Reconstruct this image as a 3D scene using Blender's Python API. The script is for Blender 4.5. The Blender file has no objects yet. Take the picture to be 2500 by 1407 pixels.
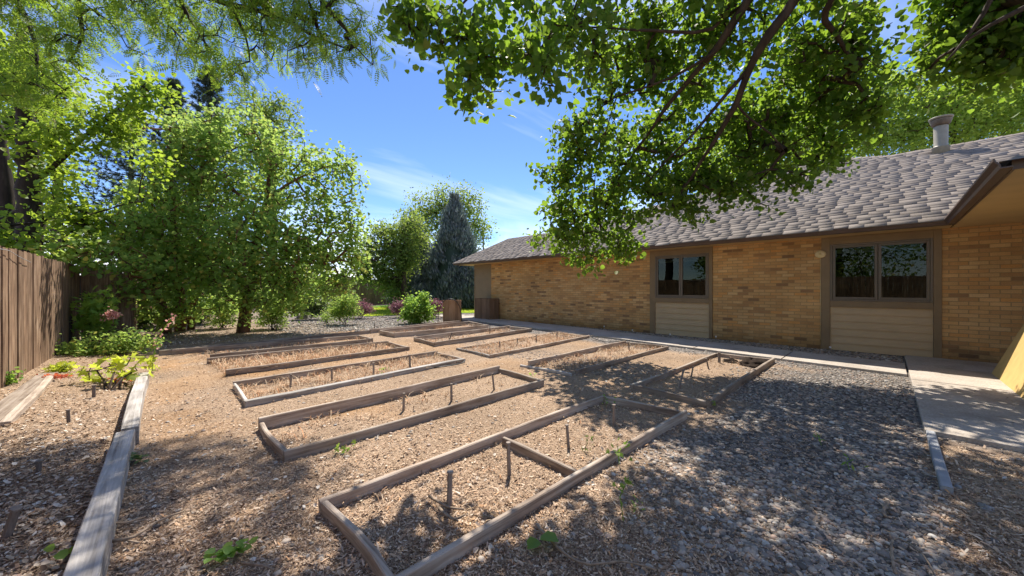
import bpy, math, random
import numpy as np
from mathutils import Vector, Matrix
R = math.radians
random.seed(5)
rng = np.random.default_rng(11)
S = bpy.context.scene
COL = S.collection
# ------------------------------------------------------------------ camera
F, CX, HY, H = 880.0, 1250.0, 706.0, 1.30     # calibration of the photograph (2500 px wide)
YAW = R(43.9)
FW = np.array([math.sin(YAW), math.cos(YAW)])
RT = np.array([math.cos(YAW), -math.sin(YAW)])
cam_d = bpy.data.cameras.new('camera'); cam = bpy.data.objects.new('camera', cam_d); COL.objects.link(cam)
cam.location = (0, 0, H); cam.rotation_euler = (R(90), 0, -YAW)
cam_d.sensor_width = 36; cam_d.lens = 36 * F / 2500; cam_d.shift_y = 0.001
cam_d.clip_start = 0.05; cam_d.clip_end = 1500
S.camera = cam
# ------------------------------------------------------------------ light
SUNV = Vector((0.46, 0.44, 1.0)).normalized()          # towards the sun
EL = math.asin(SUNV.z); AZ = math.atan2(SUNV.x, SUNV.y)
sun_d = bpy.data.lights.new('sun', 'SUN'); sun_d.energy = 4.8; sun_d.angle = R(0.53); sun_d.color = (1.0, 0.925, 0.81)
sun = bpy.data.objects.new('sun', sun_d); COL.objects.link(sun)
sun.rotation_euler = (-SUNV).to_track_quat('-Z', 'Y').to_euler()
W = bpy.data.worlds.new('World'); S.world = W; W.use_nodes = True
nt = W.node_tree; nt.nodes.clear()
def N(t, nt_=None, **k):
    n = (nt_ or nt).nodes.new(t)
    for a, b in k.items(): setattr(n, a, b)
    return n
def L(a, b, nt_=None): (nt_ or nt).links.new(a, b)
sky = N('ShaderNodeTexSky', sky_type='NISHITA', sun_disc=False, sun_elevation=EL, sun_rotation=AZ)
sky.altitude = 2200; sky.air_density = 1.0; sky.dust_density = 0.35; sky.ozone_density = 3.0
hs = N('ShaderNodeHueSaturation'); hs.inputs['Saturation'].default_value = 1.14; hs.inputs['Hue'].default_value = 0.507; hs.inputs['Value'].default_value = 0.95
L(sky.outputs[0], hs.inputs['Color'])
tc = N('ShaderNodeTexCoord'); sep = N('ShaderNodeSeparateXYZ'); L(tc.outputs['Generated'], sep.inputs[0])
mz = N('ShaderNodeMath', operation='MAXIMUM'); L(sep.outputs[2], mz.inputs[0]); mz.inputs[1].default_value = 0.03
az_ = N('ShaderNodeMath', operation='ADD'); L(mz.outputs[0], az_.inputs[0]); az_.inputs[1].default_value = 0.12
dx = N('ShaderNodeMath', operation='DIVIDE'); L(sep.outputs[0], dx.inputs[0]); L(az_.outputs[0], dx.inputs[1])
dy = N('ShaderNodeMath', operation='DIVIDE'); L(sep.outputs[1], dy.inputs[0]); L(az_.outputs[0], dy.inputs[1])
cb = N('ShaderNodeCombineXYZ'); L(dx.outputs[0], cb.inputs[0]); L(dy.outputs[0], cb.inputs[1])
mp = N('ShaderNodeMapping'); mp.inputs['Rotation'].default_value = (0, 0, R(38)); mp.inputs['Scale'].default_value = (0.55, 1.5, 1); mp.inputs['Location'].default_value = (3.3, 1.2, 0)
L(cb.outputs[0], mp.inputs[0])
cn = N('ShaderNodeTexNoise'); cn.inputs['Scale'].default_value = 1.1; cn.inputs['Detail'].default_value = 9; cn.inputs['Roughness'].default_value = 0.52; cn.inputs['Distortion'].default_value = 0.5
L(mp.outputs[0], cn.inputs[0])
cr = N('ShaderNodeValToRGB'); cr.color_ramp.elements[0].position = 0.46; cr.color_ramp.elements[1].position = 0.80
cr.color_ramp.elements[1].color = (0.62, 0.62, 0.62, 1); L(cn.outputs[0], cr.inputs[0])
# low cumulus band near the horizon
cn2 = N('ShaderNodeTexNoise'); cn2.inputs['Scale'].default_value = 7; cn2.inputs['Detail'].default_value = 6
L(tc.outputs['Generated'], cn2.inputs[0])
cr2 = N('ShaderNodeMapRange'); cr2.inputs[1].default_value = 0.40; cr2.inputs[2].default_value = 0.60; L(cn2.outputs[0], cr2.inputs[0])
band = N('ShaderNodeMapRange'); band.inputs[1].default_value = 0.20; band.inputs[2].default_value = 0.10; L(sep.outputs[2], band.inputs[0])
mb = N('ShaderNodeMath', operation='MULTIPLY'); L(cr2.outputs[0], mb.inputs[0]); L(band.outputs[0], mb.inputs[1])
mm = N('ShaderNodeMath', operation='MAXIMUM'); L(cr.outputs[0], mm.inputs[0]); L(mb.outputs[0], mm.inputs[1])
mix = N('ShaderNodeMix', data_type='RGBA'); L(mm.outputs[0], mix.inputs[0]); L(hs.outputs[0], mix.inputs[6]); mix.inputs[7].default_value = (6.4, 6.8, 7.6, 1)
bg = N('ShaderNodeBackground'); bg.inputs[1].default_value = 0.132; L(mix.outputs[2], bg.inputs[0])
wo = N('ShaderNodeOutputWorld'); L(bg.outputs[0], wo.inputs[0])
S.view_settings.view_transform = 'Standard'; S.view_settings.look = 'None'; S.view_settings.gamma = 1; S.view_settings.exposure = 0.80
# ------------------------------------------------------------------ geometry helpers
def W2(X, Y): return X * RT[0] + Y * FW[0], X * RT[1] + Y * FW[1]
def G(px, py, z=0.0):
    Y = F * (H - z) / (py - HY); X = (px - CX) / F * Y
    a = W2(X, Y); return Vector((a[0], a[1], z))
def P(px, py, Y):
    X = (px - CX) / F * Y; a = W2(X, Y)
    return Vector((a[0], a[1], H + (HY - py) / F * Y))
def C(X, Y, z): a = W2(X, Y); return Vector((a[0], a[1], z))
def wallu(px, v):                                    # world y of image column px on the plane x = v
    t = (px - CX) / F; Y = v / (FW[0] + RT[0] * t); return W2(t * Y, Y)[1]
def tag(o, label=None, cat=None, group=None, kind=None):
    if label: o['label'] = label
    if cat: o['category'] = cat
    if group: o['group'] = group
    if kind: o['kind'] = kind
    return o
def empty(name, loc, label, cat, group=None, rz=0):
    o = bpy.data.objects.new(name, None); COL.objects.link(o); o.location = loc; o.rotation_euler = (0, 0, rz)
    o.empty_display_size = 0.1
    return tag(o, label, cat, group)
def link(name, me, mat, parent=None, world=True):
    o = bpy.data.objects.new(name, me); COL.objects.link(o)
    if mat is not None:
        me.materials.append(mat)
    if parent is not None:
        o.parent = parent
        if world:
            o.matrix_parent_inverse = (Matrix.Translation(parent.location) @ parent.rotation_euler.to_matrix().to_4x4()).inverted()
    return o
def fastmesh(name, V, Fq, smooth=False):
    """V (n,3); Fq (m,k) same-size faces or list of such arrays"""
    me = bpy.data.meshes.new(name)
    if not isinstance(Fq, list): Fq = [Fq]
    Fq = [np.asarray(f, dtype=np.int32) for f in Fq if len(f)]
    me.vertices.add(len(V)); me.vertices.foreach_set('co', np.asarray(V, dtype=np.float32).ravel())
    tot = sum(f.size for f in Fq); npoly = sum(len(f) for f in Fq)
    me.loops.add(tot); me.loops.foreach_set('vertex_index', np.concatenate([f.ravel() for f in Fq]))
    me.polygons.add(npoly)
    st = []; s = 0
    for f in Fq:
        st.append(s + np.arange(len(f)) * f.shape[1]); s += f.size
    me.polygons.foreach_set('loop_start', np.concatenate(st).astype(np.int32))
    if smooth: me.polygons.foreach_set('use_smooth', np.ones(npoly, dtype=bool))
    me.update(calc_edges=True); me.validate()
    return me
class MB:
    def __init__(s): s.V = []; s.F = []
    def add(s, V, Fs):
        b = len(s.V); s.V += [tuple(v) for v in V]; s.F += [tuple(i + b for i in f) for f in Fs]
    def box(s, a, b, M=None):
        x0, y0, z0 = a; x1, y1, z1 = b
        V = [(x0,y0,z0),(x1,y0,z0),(x1,y1,z0),(x0,y1,z0),(x0,y0,z1),(x1,y0,z1),(x1,y1,z1),(x0,y1,z1)]
        if M is not None: V = [tuple(M @ Vector(v)) for v in V]
        s.add(V, [(0,3,2,1),(4,5,6,7),(0,1,5,4),(1,2,6,5),(2,3,7,6),(3,0,4,7)])
    def tube(s, pts, rad, n=8, cap=True):
        pts = [Vector(p) for p in pts]; b = len(s.V)
        if not isinstance(rad, (list, tuple)): rad = [rad] * len(pts)
        for i, p in enumerate(pts):
            d = (pts[min(i+1, len(pts)-1)] - pts[max(i-1, 0)]).normalized()
            a = d.cross(Vector((0.13, 0.21, 1)) if abs(d.z) < .95 else Vector((1, 0, 0))).normalized(); c = d.cross(a)
            for k in range(n):
                t = 2 * math.pi * k / n; s.V.append(tuple(p + (a * math.cos(t) + c * math.sin(t)) * rad[i]))
        for i in range(len(pts) - 1):
            for k in range(n):
                k2 = (k + 1) % n; s.F.append((b+i*n+k, b+i*n+k2, b+(i+1)*n+k2, b+(i+1)*n+k))
        if cap:
            s.F.append(tuple(b + k for k in range(n))[::-1]); s.F.append(tuple(b + (len(pts)-1)*n + k for k in range(n)))
    def build(s, name, mat, parent=None, smooth=False, bevel=0):
        me = bpy.data.meshes.new(name); me.from_pydata(s.V, [], s.F); me.update()
        if smooth:
            for p in me.polygons: p.use_smooth = True
        o = link(name, me, mat, parent)
        if bevel:
            m = o.modifiers.new('b', 'BEVEL'); m.width = bevel; m.segments = 2; m.limit_method = 'ANGLE'
        return o
def vnoise(x, y, seed=0):
    """value noise 0..1, numpy"""
    r = np.random.default_rng(seed).random((64, 64))
    xi = np.floor(x).astype(int); yi = np.floor(y).astype(int); fx = x - xi; fy = y - yi
    fx = fx*fx*(3-2*fx); fy = fy*fy*(3-2*fy)
    g = lambda a, b: r[a % 64, b % 64]
    return (g(xi,yi)*(1-fx)+g(xi+1,yi)*fx)*(1-fy) + (g(xi,yi+1)*(1-fx)+g(xi+1,yi+1)*fx)*fy
def fbm(x, y, seed=0):
    return .55*vnoise(x,y,seed) + .28*vnoise(x*2.1+5,y*2.1+3,seed+1) + .17*vnoise(x*4.3+1,y*4.3+9,seed+2)
# ------------------------------------------------------------------ materials
def newmat(name):
    m = bpy.data.materials.new(name); m.use_nodes = True; t = m.node_tree
    return m, t, t.nodes['Principled BSDF'], t.nodes['Material Output']
def ramp(t, stops, src, interp='LINEAR'):
    n = N('ShaderNodeValToRGB', t); e = n.color_ramp.elements; n.color_ramp.interpolation = interp
    while len(e) < len(stops): e.new(0.5)
    for i, (p, c) in enumerate(stops): e[i].position = p; e[i].color = (*c, 1)
    L(src, n.inputs[0], t); return n
def noise(t, scale, detail=4, rough=.55, vec=None, sc=None, dist=0):
    n = N('ShaderNodeTexNoise', t); n.inputs['Scale'].default_value = scale; n.inputs['Detail'].default_value = detail; n.inputs['Roughness'].default_value = rough
    n.inputs['Distortion'].default_value = dist
    if vec is None:
        c = N('ShaderNodeTexCoord', t); vec = c.outputs['Object']
    if sc:
        m = N('ShaderNodeMapping', t); m.inputs['Scale'].default_value = sc; L(vec, m.inputs[0], t); vec = m.outputs[0]
    L(vec, n.inputs['Vector'], t); return n
def bump(t, src, bsdf, s=.4, d=.01):
    b = N('ShaderNodeBump', t); b.inputs['Strength'].default_value = s; b.inputs['Distance'].default_value = d
    L(src, b.inputs['Height'], t); L(b.outputs[0], bsdf.inputs['Normal'], t); return b
def mixc(t, a, b, fac, mode='MIX'):
    n = N('ShaderNodeMix', t, data_type='RGBA', blend_type=mode)
    for s, v in ((6, a), (7, b), (0, fac)):
        if hasattr(v, 'links') or hasattr(v, 'is_linked'): L(v, n.inputs[s], t)
        else: n.inputs[s].default_value = (*v, 1) if isinstance(v, tuple) else v
    return n.outputs[2]
def simple(name, c, rough=.6, spec=.4, var=.12, sc=6, metal=0):
    m, t, b, o = newmat(name)
    n = noise(t, sc, 6)
    c2 = tuple(x * (1 - var*1.6) for x in c); c3 = tuple(min(1, x * (1 + var)) for x in c)
    r = ramp(t, [(.3, c2), (.7, c3)], n.outputs[0]); L(r.outputs[0], b.inputs['Base Color'], t)
    b.inputs['Roughness'].default_value = rough; b.inputs['Specular IOR Level'].default_value = spec; b.inputs['Metallic'].default_value = metal
    n2 = noise(t, sc * 12, 3); bump(t, n2.outputs[0], b, .15, .004)
    return m
def woodmat(name, stops, long_axis='X', island=False, rough=.85, grain=34, bs=.6):
    m, t, b, o = newmat(name)
    g = {'X': (1.3, grain, grain), 'Z': (grain, grain, 1.3)}[long_axis]
    oi = N('ShaderNodeObjectInfo', t); geo = N('ShaderNodeNewGeometry', t)
    c = N('ShaderNodeTexCoord', t); rnd = geo.outputs['Random Per Island'] if island else oi.outputs['Random']
    off = N('ShaderNodeVectorMath', t, operation='MULTIPLY_ADD'); cmb = N('ShaderNodeCombineXYZ', t)
    for i in range(3): L(rnd, cmb.inputs[i], t)
    L(cmb.outputs[0], off.inputs[0], t); off.inputs[1].default_value = (37, 61, 53); L(c.outputs['Object'], off.inputs[2], t)
    n1 = noise(t, 1.0, 7, .6, off.outputs[0], g, .6)
    n2 = noise(t, 2.2, 5, .6, off.outputs[0], (1, 3, 3) if long_axis == 'X' else (3, 3, 1))
    ad = N('ShaderNodeMath', t, operation='MULTIPLY_ADD'); L(n2.outputs[0], ad.inputs[0], t); ad.inputs[1].default_value = .55
    s2 = N('ShaderNodeMath', t, operation='MULTIPLY_ADD'); L(n1.outputs[0], s2.inputs[0], t); s2.inputs[1].default_value = .62; s2.inputs[2].default_value = -.08
    L(s2.outputs[0], ad.inputs[2], t)
    r = ramp(t, stops, ad.outputs[0])
    mr = N('ShaderNodeMapRange', t); mr.inputs[3].default_value = .72; mr.inputs[4].default_value = 1.22; L(rnd, mr.inputs[0], t)
    col = mixc(t, r.outputs[0], (1, 1, 1), 0.0); sc = N('ShaderNodeVectorMath', t, operation='SCALE'); L(col, sc.inputs[0], t); L(mr.outputs[0], sc.inputs[3], t)
    L(sc.outputs[0], b.inputs['Base Color'], t)
    b.inputs['Roughness'].default_value = rough; b.inputs['Specular IOR Level'].default_value = .2
    bump(t, n1.outputs[0], b, bs, .006)
    return m
def leafmat(name, stops, trans=.42, tcol=(.30, .46, .04), rough=.5, spec=.35, k=1.45):
    stops = [(p, (min(.7, c[0]*k*1.10), min(.7, c[1]*k*.92), min(.7, c[2]*k*1.15))) for p, c in stops]; tcol = (min(.9, tcol[0]*1.5), min(.9, tcol[1]*1.28), min(.9, tcol[2]*1.6)); trans = min(.60, trans*1.2)
    m, t, b, o = newmat(name)
    geo = N('ShaderNodeNewGeometry', t)
    r = ramp(t, stops, geo.outputs['Random Per Island'])
    n = noise(t, .9, 3); mr = N('ShaderNodeMapRange', t); mr.inputs[1].default_value = .3; mr.inputs[2].default_value = .7; mr.inputs[3].default_value = .75; mr.inputs[4].default_value = 1.2; L(n.outputs[0], mr.inputs[0], t)
    sc = N('ShaderNodeVectorMath', t, operation='SCALE'); L(r.outputs[0], sc.inputs[0], t); L(mr.outputs[0], sc.inputs[3], t)
    L(sc.outputs[0], b.inputs['Base Color'], t)
    b.inputs['Roughness'].default_value = rough; b.inputs['Specular IOR Level'].default_value = spec
    tr = N('ShaderNodeBsdfTranslucent', t); tcv = mixc(t, sc.outputs[0], tcol, .62); L(tcv, tr.inputs[0], t)
    ms = N('ShaderNodeMixShader', t); ms.inputs[0].default_value = trans; L(b.outputs[0], ms.inputs[1], t); L(tr.outputs[0], ms.inputs[2], t)
    L(ms.outputs[0], o.inputs[0], t); return m
def islandmat(name, stops, rough=.8, spec=.3, bs=0, bsc=40):
    m, t, b, o = newmat(name); geo = N('ShaderNodeNewGeometry', t)
    r = ramp(t, stops, geo.outputs['Random Per Island']); n = noise(t, 30, 4)
    mr = N('ShaderNodeMapRange', t); mr.inputs[3].default_value = .7; mr.inputs[4].default_value = 1.3; L(n.outputs[0], mr.inputs[0], t)
    sc = N('ShaderNodeVectorMath', t, operation='SCALE'); L(r.outputs[0], sc.inputs[0], t); L(mr.outputs[0], sc.inputs[3], t)
    L(sc.outputs[0], b.inputs['Base Color'], t)
    b.inputs['Roughness'].default_value = rough; b.inputs['Specular IOR Level'].default_value = spec
    if bs: bump(t, noise(t, bsc, 5).outputs[0], b, bs, .004)
    return m
M = {}
M['bed'] = woodmat('bed_wood', [(.27, (.085,.062,.047)), (.42, (.26,.20,.155)), (.55, (.41,.335,.27)), (.72, (.56,.50,.43))])
M['grey_wood'] = woodmat('grey_wood', [(.27, (.08,.068,.06)), (.42, (.27,.245,.22)), (.56, (.42,.39,.36)), (.75, (.58,.55,.51))], bs=.8)
M['fence'] = woodmat('fence_wood', [(.27, (.05,.030,.019)), (.43, (.17,.105,.066)), (.58, (.30,.20,.13)), (.74, (.46,.35,.26))], 'Z', True, grain=26)
M['box_wood'] = woodmat('box_wood', [(.2, (.15,.08,.045)), (.5, (.33,.19,.11)), (.8, (.43,.28,.18))], 'Z', True, grain=16)
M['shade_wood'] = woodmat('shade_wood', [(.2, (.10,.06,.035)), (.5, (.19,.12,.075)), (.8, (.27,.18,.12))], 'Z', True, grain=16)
M['stake'] = woodmat('stake_wood', [(.2, (.10,.08,.07)), (.5, (.24,.20,.17)), (.8, (.36,.31,.27))], 'Z', grain=40)
M['bark'] = woodmat('bark', [(.25, (.022,.015,.011)), (.5, (.065,.045,.032)), (.75, (.13,.092,.068))], 'Z', grain=9, bs=1.0)
M['bark_dark'] = woodmat('bark_dark', [(.25, (.014,.011,.009)), (.5, (.04,.03,.025)), (.75, (.09,.07,.055))], 'Z', grain=9, bs=1.0)
M['bark_red'] = woodmat('bark_red', [(.25, (.06,.03,.018)), (.5, (.15,.078,.045)), (.75, (.26,.15,.095))], 'Z', grain=8, bs=1.0)
M['leaf_big'] = leafmat('leaf_big', [(0, (.028,.075,.010)), (.5, (.050,.115,.016)), (.9, (.085,.155,.024)), (1, (.13,.15,.03))], .46, (.26,.47,.028), k=1.2)
M['leaf_bush'] = leafmat('leaf_bush', [(0, (.040,.095,.018)), (.5, (.070,.145,.026)), (.88, (.115,.19,.034)), (1, (.22,.18,.035))], .48, (.36,.55,.09), .6, .25, k=2.6)
M['leaf_left'] = leafmat('leaf_left', [(0, (.04,.10,.012)), (.5, (.07,.15,.02)), (1, (.13,.20,.03))], .5, (.34,.52,.03), k=1.95)
M['leaf_locust'] = leafmat('leaf_locust', [(0, (.04,.10,.012)), (.5, (.065,.14,.02)), (.93, (.11,.17,.028)), (1, (.20,.14,.03))], .46, (.30,.50,.03), k=1.6)
M['leaf_maple'] = leafmat('leaf_maple', [(0, (.07,.16,.02)), (.5, (.11,.21,.03)), (1, (.18,.28,.045))], .48, (.40,.60,.06))
M['leaf_far'] = leafmat('leaf_far', [(0, (.045,.10,.02)), (.5, (.08,.155,.03)), (1, (.14,.21,.05))], .42, (.32,.48,.06))
M['leaf_lime'] = leafmat('leaf_lime', [(0, (.17,.30,.03)), (.5, (.26,.42,.045)), (1, (.42,.50,.06))], .5, (.55,.72,.06), k=1.0)
M['leaf_fresh'] = leafmat('leaf_fresh', [(0, (.08,.20,.03)), (.6, (.13,.28,.045)), (1, (.22,.36,.06))], .45, (.34,.56,.06))
M['leaf_holly'] = leafmat('leaf_holly', [(0, (.12,.26,.04)), (.6, (.20,.38,.06)), (1, (.34,.48,.08))], .5, (.45,.70,.08))
M['leaf_ivy'] = leafmat('leaf_ivy', [(0, (.025,.06,.015)), (.6, (.05,.11,.025)), (1, (.12,.19,.05))], .3, (.2,.32,.05), .35, .6)
M['leaf_mauve'] = leafmat('leaf_mauve', [(0, (.07,.09,.035)), (.35, (.12,.13,.06)), (.6, (.26,.12,.13)), (1, (.42,.22,.26))], .25, (.36,.16,.17), k=1.0)
M['leaf_red'] = leafmat('leaf_red', [(0, (.30,.06,.03)), (.6, (.45,.13,.05)), (1, (.50,.22,.09))], .4, (.60,.18,.06), k=1.0)
M['petal'] = leafmat('petal', [(0, (.62,.30,.18)), (.6, (.75,.42,.30)), (1, (.80,.58,.40))], .35, (.80,.42,.30), k=1.0)
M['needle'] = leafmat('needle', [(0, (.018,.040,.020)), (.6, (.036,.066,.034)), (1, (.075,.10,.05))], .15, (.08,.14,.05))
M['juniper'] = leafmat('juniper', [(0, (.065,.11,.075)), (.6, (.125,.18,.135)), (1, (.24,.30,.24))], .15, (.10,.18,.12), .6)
M['dry'] = islandmat('dry_grass', [(0, (.32,.18,.10)), (.4, (.54,.36,.21)), (.75, (.70,.55,.38)), (1, (.68,.30,.13))], .8)
M['chips'] = islandmat('chips', [(0, (.10,.062,.040)), (.2, (.25,.16,.105)), (.42, (.43,.295,.195)), (.62, (.56,.405,.28)), (.8, (.66,.52,.39)), (.93, (.54,.30,.15)), (1, (.76,.67,.55))], .85, .2)
M['litter'] = islandmat('litter', [(0, (.16,.10,.065)), (.3, (.34,.24,.16)), (.6, (.50,.39,.28)), (.85, (.60,.51,.41)), (1, (.68,.62,.54))], .8, .25)
M['pebble'] = islandmat('pebble', [(0, (.09,.078,.068)), (.25, (.20,.172,.148)), (.5, (.33,.285,.24)), (.7, (.43,.365,.30)), (.82, (.38,.25,.18)), (.92, (.27,.265,.255)), (1, (.62,.57,.50))], .6, .35, .2, 60)
M['twig'] = simple('twig', (.33,.25,.18), .85, .2, .3, 30)
M['tan_siding'] = simple('tan_siding', (.55,.40,.235), .55, .35, .05, 3)
M['trim'] = simple('trim_paint', (.26,.18,.10), .5, .35, .07, 4)
M['soffit'] = simple('soffit_paint', (.60,.42,.20), .6, .3, .05, 3)
M['gutter'] = simple('gutter_paint', (.105,.068,.055), .4, .5, .1, 4)
M['frame'] = simple('frame_paint', (.17,.135,.10), .4, .45, .05, 4)
M['stucco'] = simple('stucco', (.62,.42,.16), .8, .2, .06, 8)
M['vent'] = simple('vent_metal', (.34,.305,.235), .5, .4, .1, 7)
M['vent_dark'] = simple('vent_dark', (.17,.125,.09), .6, .3, .2, 9)
M['white'] = simple('white_paint', (.75,.74,.70), .5, .4, .05)
M['dark_int'] = simple('dark_interior', (.035,.032,.03), .9, .1, .2, 2)
M['black'] = simple('black_hose', (.02,.02,.02), .45, .5)
M['edging'] = simple('edging', (.34,.35,.37), .7, .3, .15, 5)
M['bell'] = simple('bell_paint', (.78,.62,.34), .5, .4, .06)
M['roofwhite'] = simple('pale_roof', (.72,.73,.75), .6, .3, .06)
M['pole'] = simple('pole_wood', (.13,.11,.09), .9, .1)
M['soil'] = simple('dark_soil', (.035,.024,.018), .95, .1, .4, 25)
M['rock'] = simple('grey_rock', (.33,.30,.27), .85, .2, .3, 12)
def glassmat():
    m, t, b, o = newmat('window_glass'); t.nodes.remove(b)
    tr = N('ShaderNodeBsdfTransparent', t); tr.inputs[0].default_value = (.5, .54, .5, 1)
    gl = N('ShaderNodeBsdfGlossy', t); gl.inputs['Roughness'].default_value = .01; gl.inputs[0].default_value = (.55,.60,.57,1)
    fr = N('ShaderNodeFresnel', t); fr.inputs[0].default_value = 1.5
    ms = N('ShaderNodeMixShader', t); L(fr.outputs[0], ms.inputs[0], t); L(tr.outputs[0], ms.inputs[1], t); L(gl.outputs[0], ms.inputs[2], t)
    L(ms.outputs[0], o.inputs[0], t); return m
M['glass'] = glassmat()
def brickmat():
    m, t, b, o = newmat('brick')
    c = N('ShaderNodeTexCoord', t); s = N('ShaderNodeSeparateXYZ', t); L(c.outputs['Object'], s.inputs[0], t)
    cm = N('ShaderNodeCombineXYZ', t); L(s.outputs[1], cm.inputs[0], t); L(s.outputs[2], cm.inputs[1], t)
    nn = noise(t, 7, 3, .5, cm.outputs[0]); dv = N('ShaderNodeVectorMath', t, operation='MULTIPLY_ADD'); L(nn.outputs['Color'], dv.inputs[0], t); dv.inputs[1].default_value = (.006,.006,0); L(cm.outputs[0], dv.inputs[2], t)
    bk = N('ShaderNodeTexBrick', t); L(dv.outputs[0], bk.inputs['Vector'], t)
    bk.offset = .5; bk.inputs['Scale'].default_value = 1.0
    bk.inputs['Brick Width'].default_value = .225; bk.inputs['Row Height'].default_value = .072; bk.inputs['Mortar Size'].default_value = .006; bk.inputs['Mortar Smooth'].default_value = .3
    bk.inputs['Color1'].default_value = (0,0,0,1); bk.inputs['Color2'].default_value = (1,1,1,1); bk.inputs['Mortar'].default_value = (.5,.5,.5,1)
    n2 = noise(t, 3, 4, .5, cm.outputs[0])
    ad = N('ShaderNodeMath', t, operation='MULTIPLY_ADD'); L(n2.outputs[0], ad.inputs[0], t); ad.inputs[1].default_value = .10; L(bk.outputs['Color'], ad.inputs[2], t)
    r = ramp(t, [(0, (.22,.13,.08)), (.07, (.33,.19,.10)), (.14, (.50,.275,.12)), (.32, (.60,.345,.145)), (.50, (.66,.41,.185)), (.68, (.61,.325,.125)), (.88, (.72,.47,.225)), (1, (.68,.35,.125))], ad.outputs[0])
    n3 = noise(t, 60, 4, .6, cm.outputs[0], (1,1.6,1)); mr = N('ShaderNodeMapRange', t); mr.inputs[3].default_value = .65; mr.inputs[4].default_value = 1.35; L(n3.outputs[0], mr.inputs[0], t)
    sc = N('ShaderNodeVectorMath', t, operation='SCALE'); L(r.outputs[0], sc.inputs[0], t); L(mr.outputs[0], sc.inputs[3], t)
    col = mixc(t, sc.outputs[0], (.44,.29,.145), bk.outputs['Fac']); L(col, b.inputs['Base Color'], t)
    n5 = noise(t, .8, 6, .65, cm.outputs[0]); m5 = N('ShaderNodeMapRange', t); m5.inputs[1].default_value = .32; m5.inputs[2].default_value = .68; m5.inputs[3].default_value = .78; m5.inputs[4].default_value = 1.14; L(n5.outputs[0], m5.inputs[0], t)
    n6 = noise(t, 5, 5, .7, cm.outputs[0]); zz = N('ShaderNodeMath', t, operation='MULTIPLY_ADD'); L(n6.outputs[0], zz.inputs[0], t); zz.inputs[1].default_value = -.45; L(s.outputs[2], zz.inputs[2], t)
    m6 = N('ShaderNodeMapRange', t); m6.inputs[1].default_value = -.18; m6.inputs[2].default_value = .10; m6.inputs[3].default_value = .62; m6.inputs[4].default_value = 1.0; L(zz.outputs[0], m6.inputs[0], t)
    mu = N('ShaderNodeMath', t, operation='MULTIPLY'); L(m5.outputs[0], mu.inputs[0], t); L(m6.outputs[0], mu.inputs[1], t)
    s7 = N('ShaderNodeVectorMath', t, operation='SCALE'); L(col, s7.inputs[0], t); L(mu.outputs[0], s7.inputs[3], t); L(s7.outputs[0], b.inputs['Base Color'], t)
    b.inputs['Roughness'].default_value = .9; b.inputs['Specular IOR Level'].default_value = .15
    iv = N('ShaderNodeMath', t, operation='SUBTRACT'); iv.inputs[0].default_value = 1; L(bk.outputs['Fac'], iv.inputs[1], t)
    h = N('ShaderNodeMath', t, operation='MULTIPLY_ADD'); L(n3.outputs[0], h.inputs[0], t); h.inputs[1].default_value = .35; L(iv.outputs[0], h.inputs[2], t)
    bump(t, h.outputs[0], b, .9, .006); return m
M['brick'] = brickmat()
M['shingle'] = islandmat('shingle', [(0, (.225,.19,.165)), (.3, (.255,.218,.19)), (.75, (.28,.24,.21)), (1, (.315,.272,.24))], .92, .12, .25, 90)
def concretemat():
    m, t, b, o = newmat('concrete'); n = noise(t, 1.6, 8, .65); n2 = noise(t, 60, 4)
    r = ramp(t, [(.3, (.29,.245,.205)), (.48, (.42,.37,.32)), (.7, (.52,.47,.42))], n.outputs[0])
    r2 = ramp(t, [(.35, (.75,.74,.72)), (.65, (1.1,1.1,1.1))], n2.outputs[0])
    L(mixc(t, r.outputs[0], r2.outputs[0], 1.0, 'MULTIPLY'), b.inputs['Base Color'], t)
    b.inputs['Roughness'].default_value = .88; bump(t, n2.outputs[0], b, .25, .003); return m
M['concrete'] = concretemat()
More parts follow.
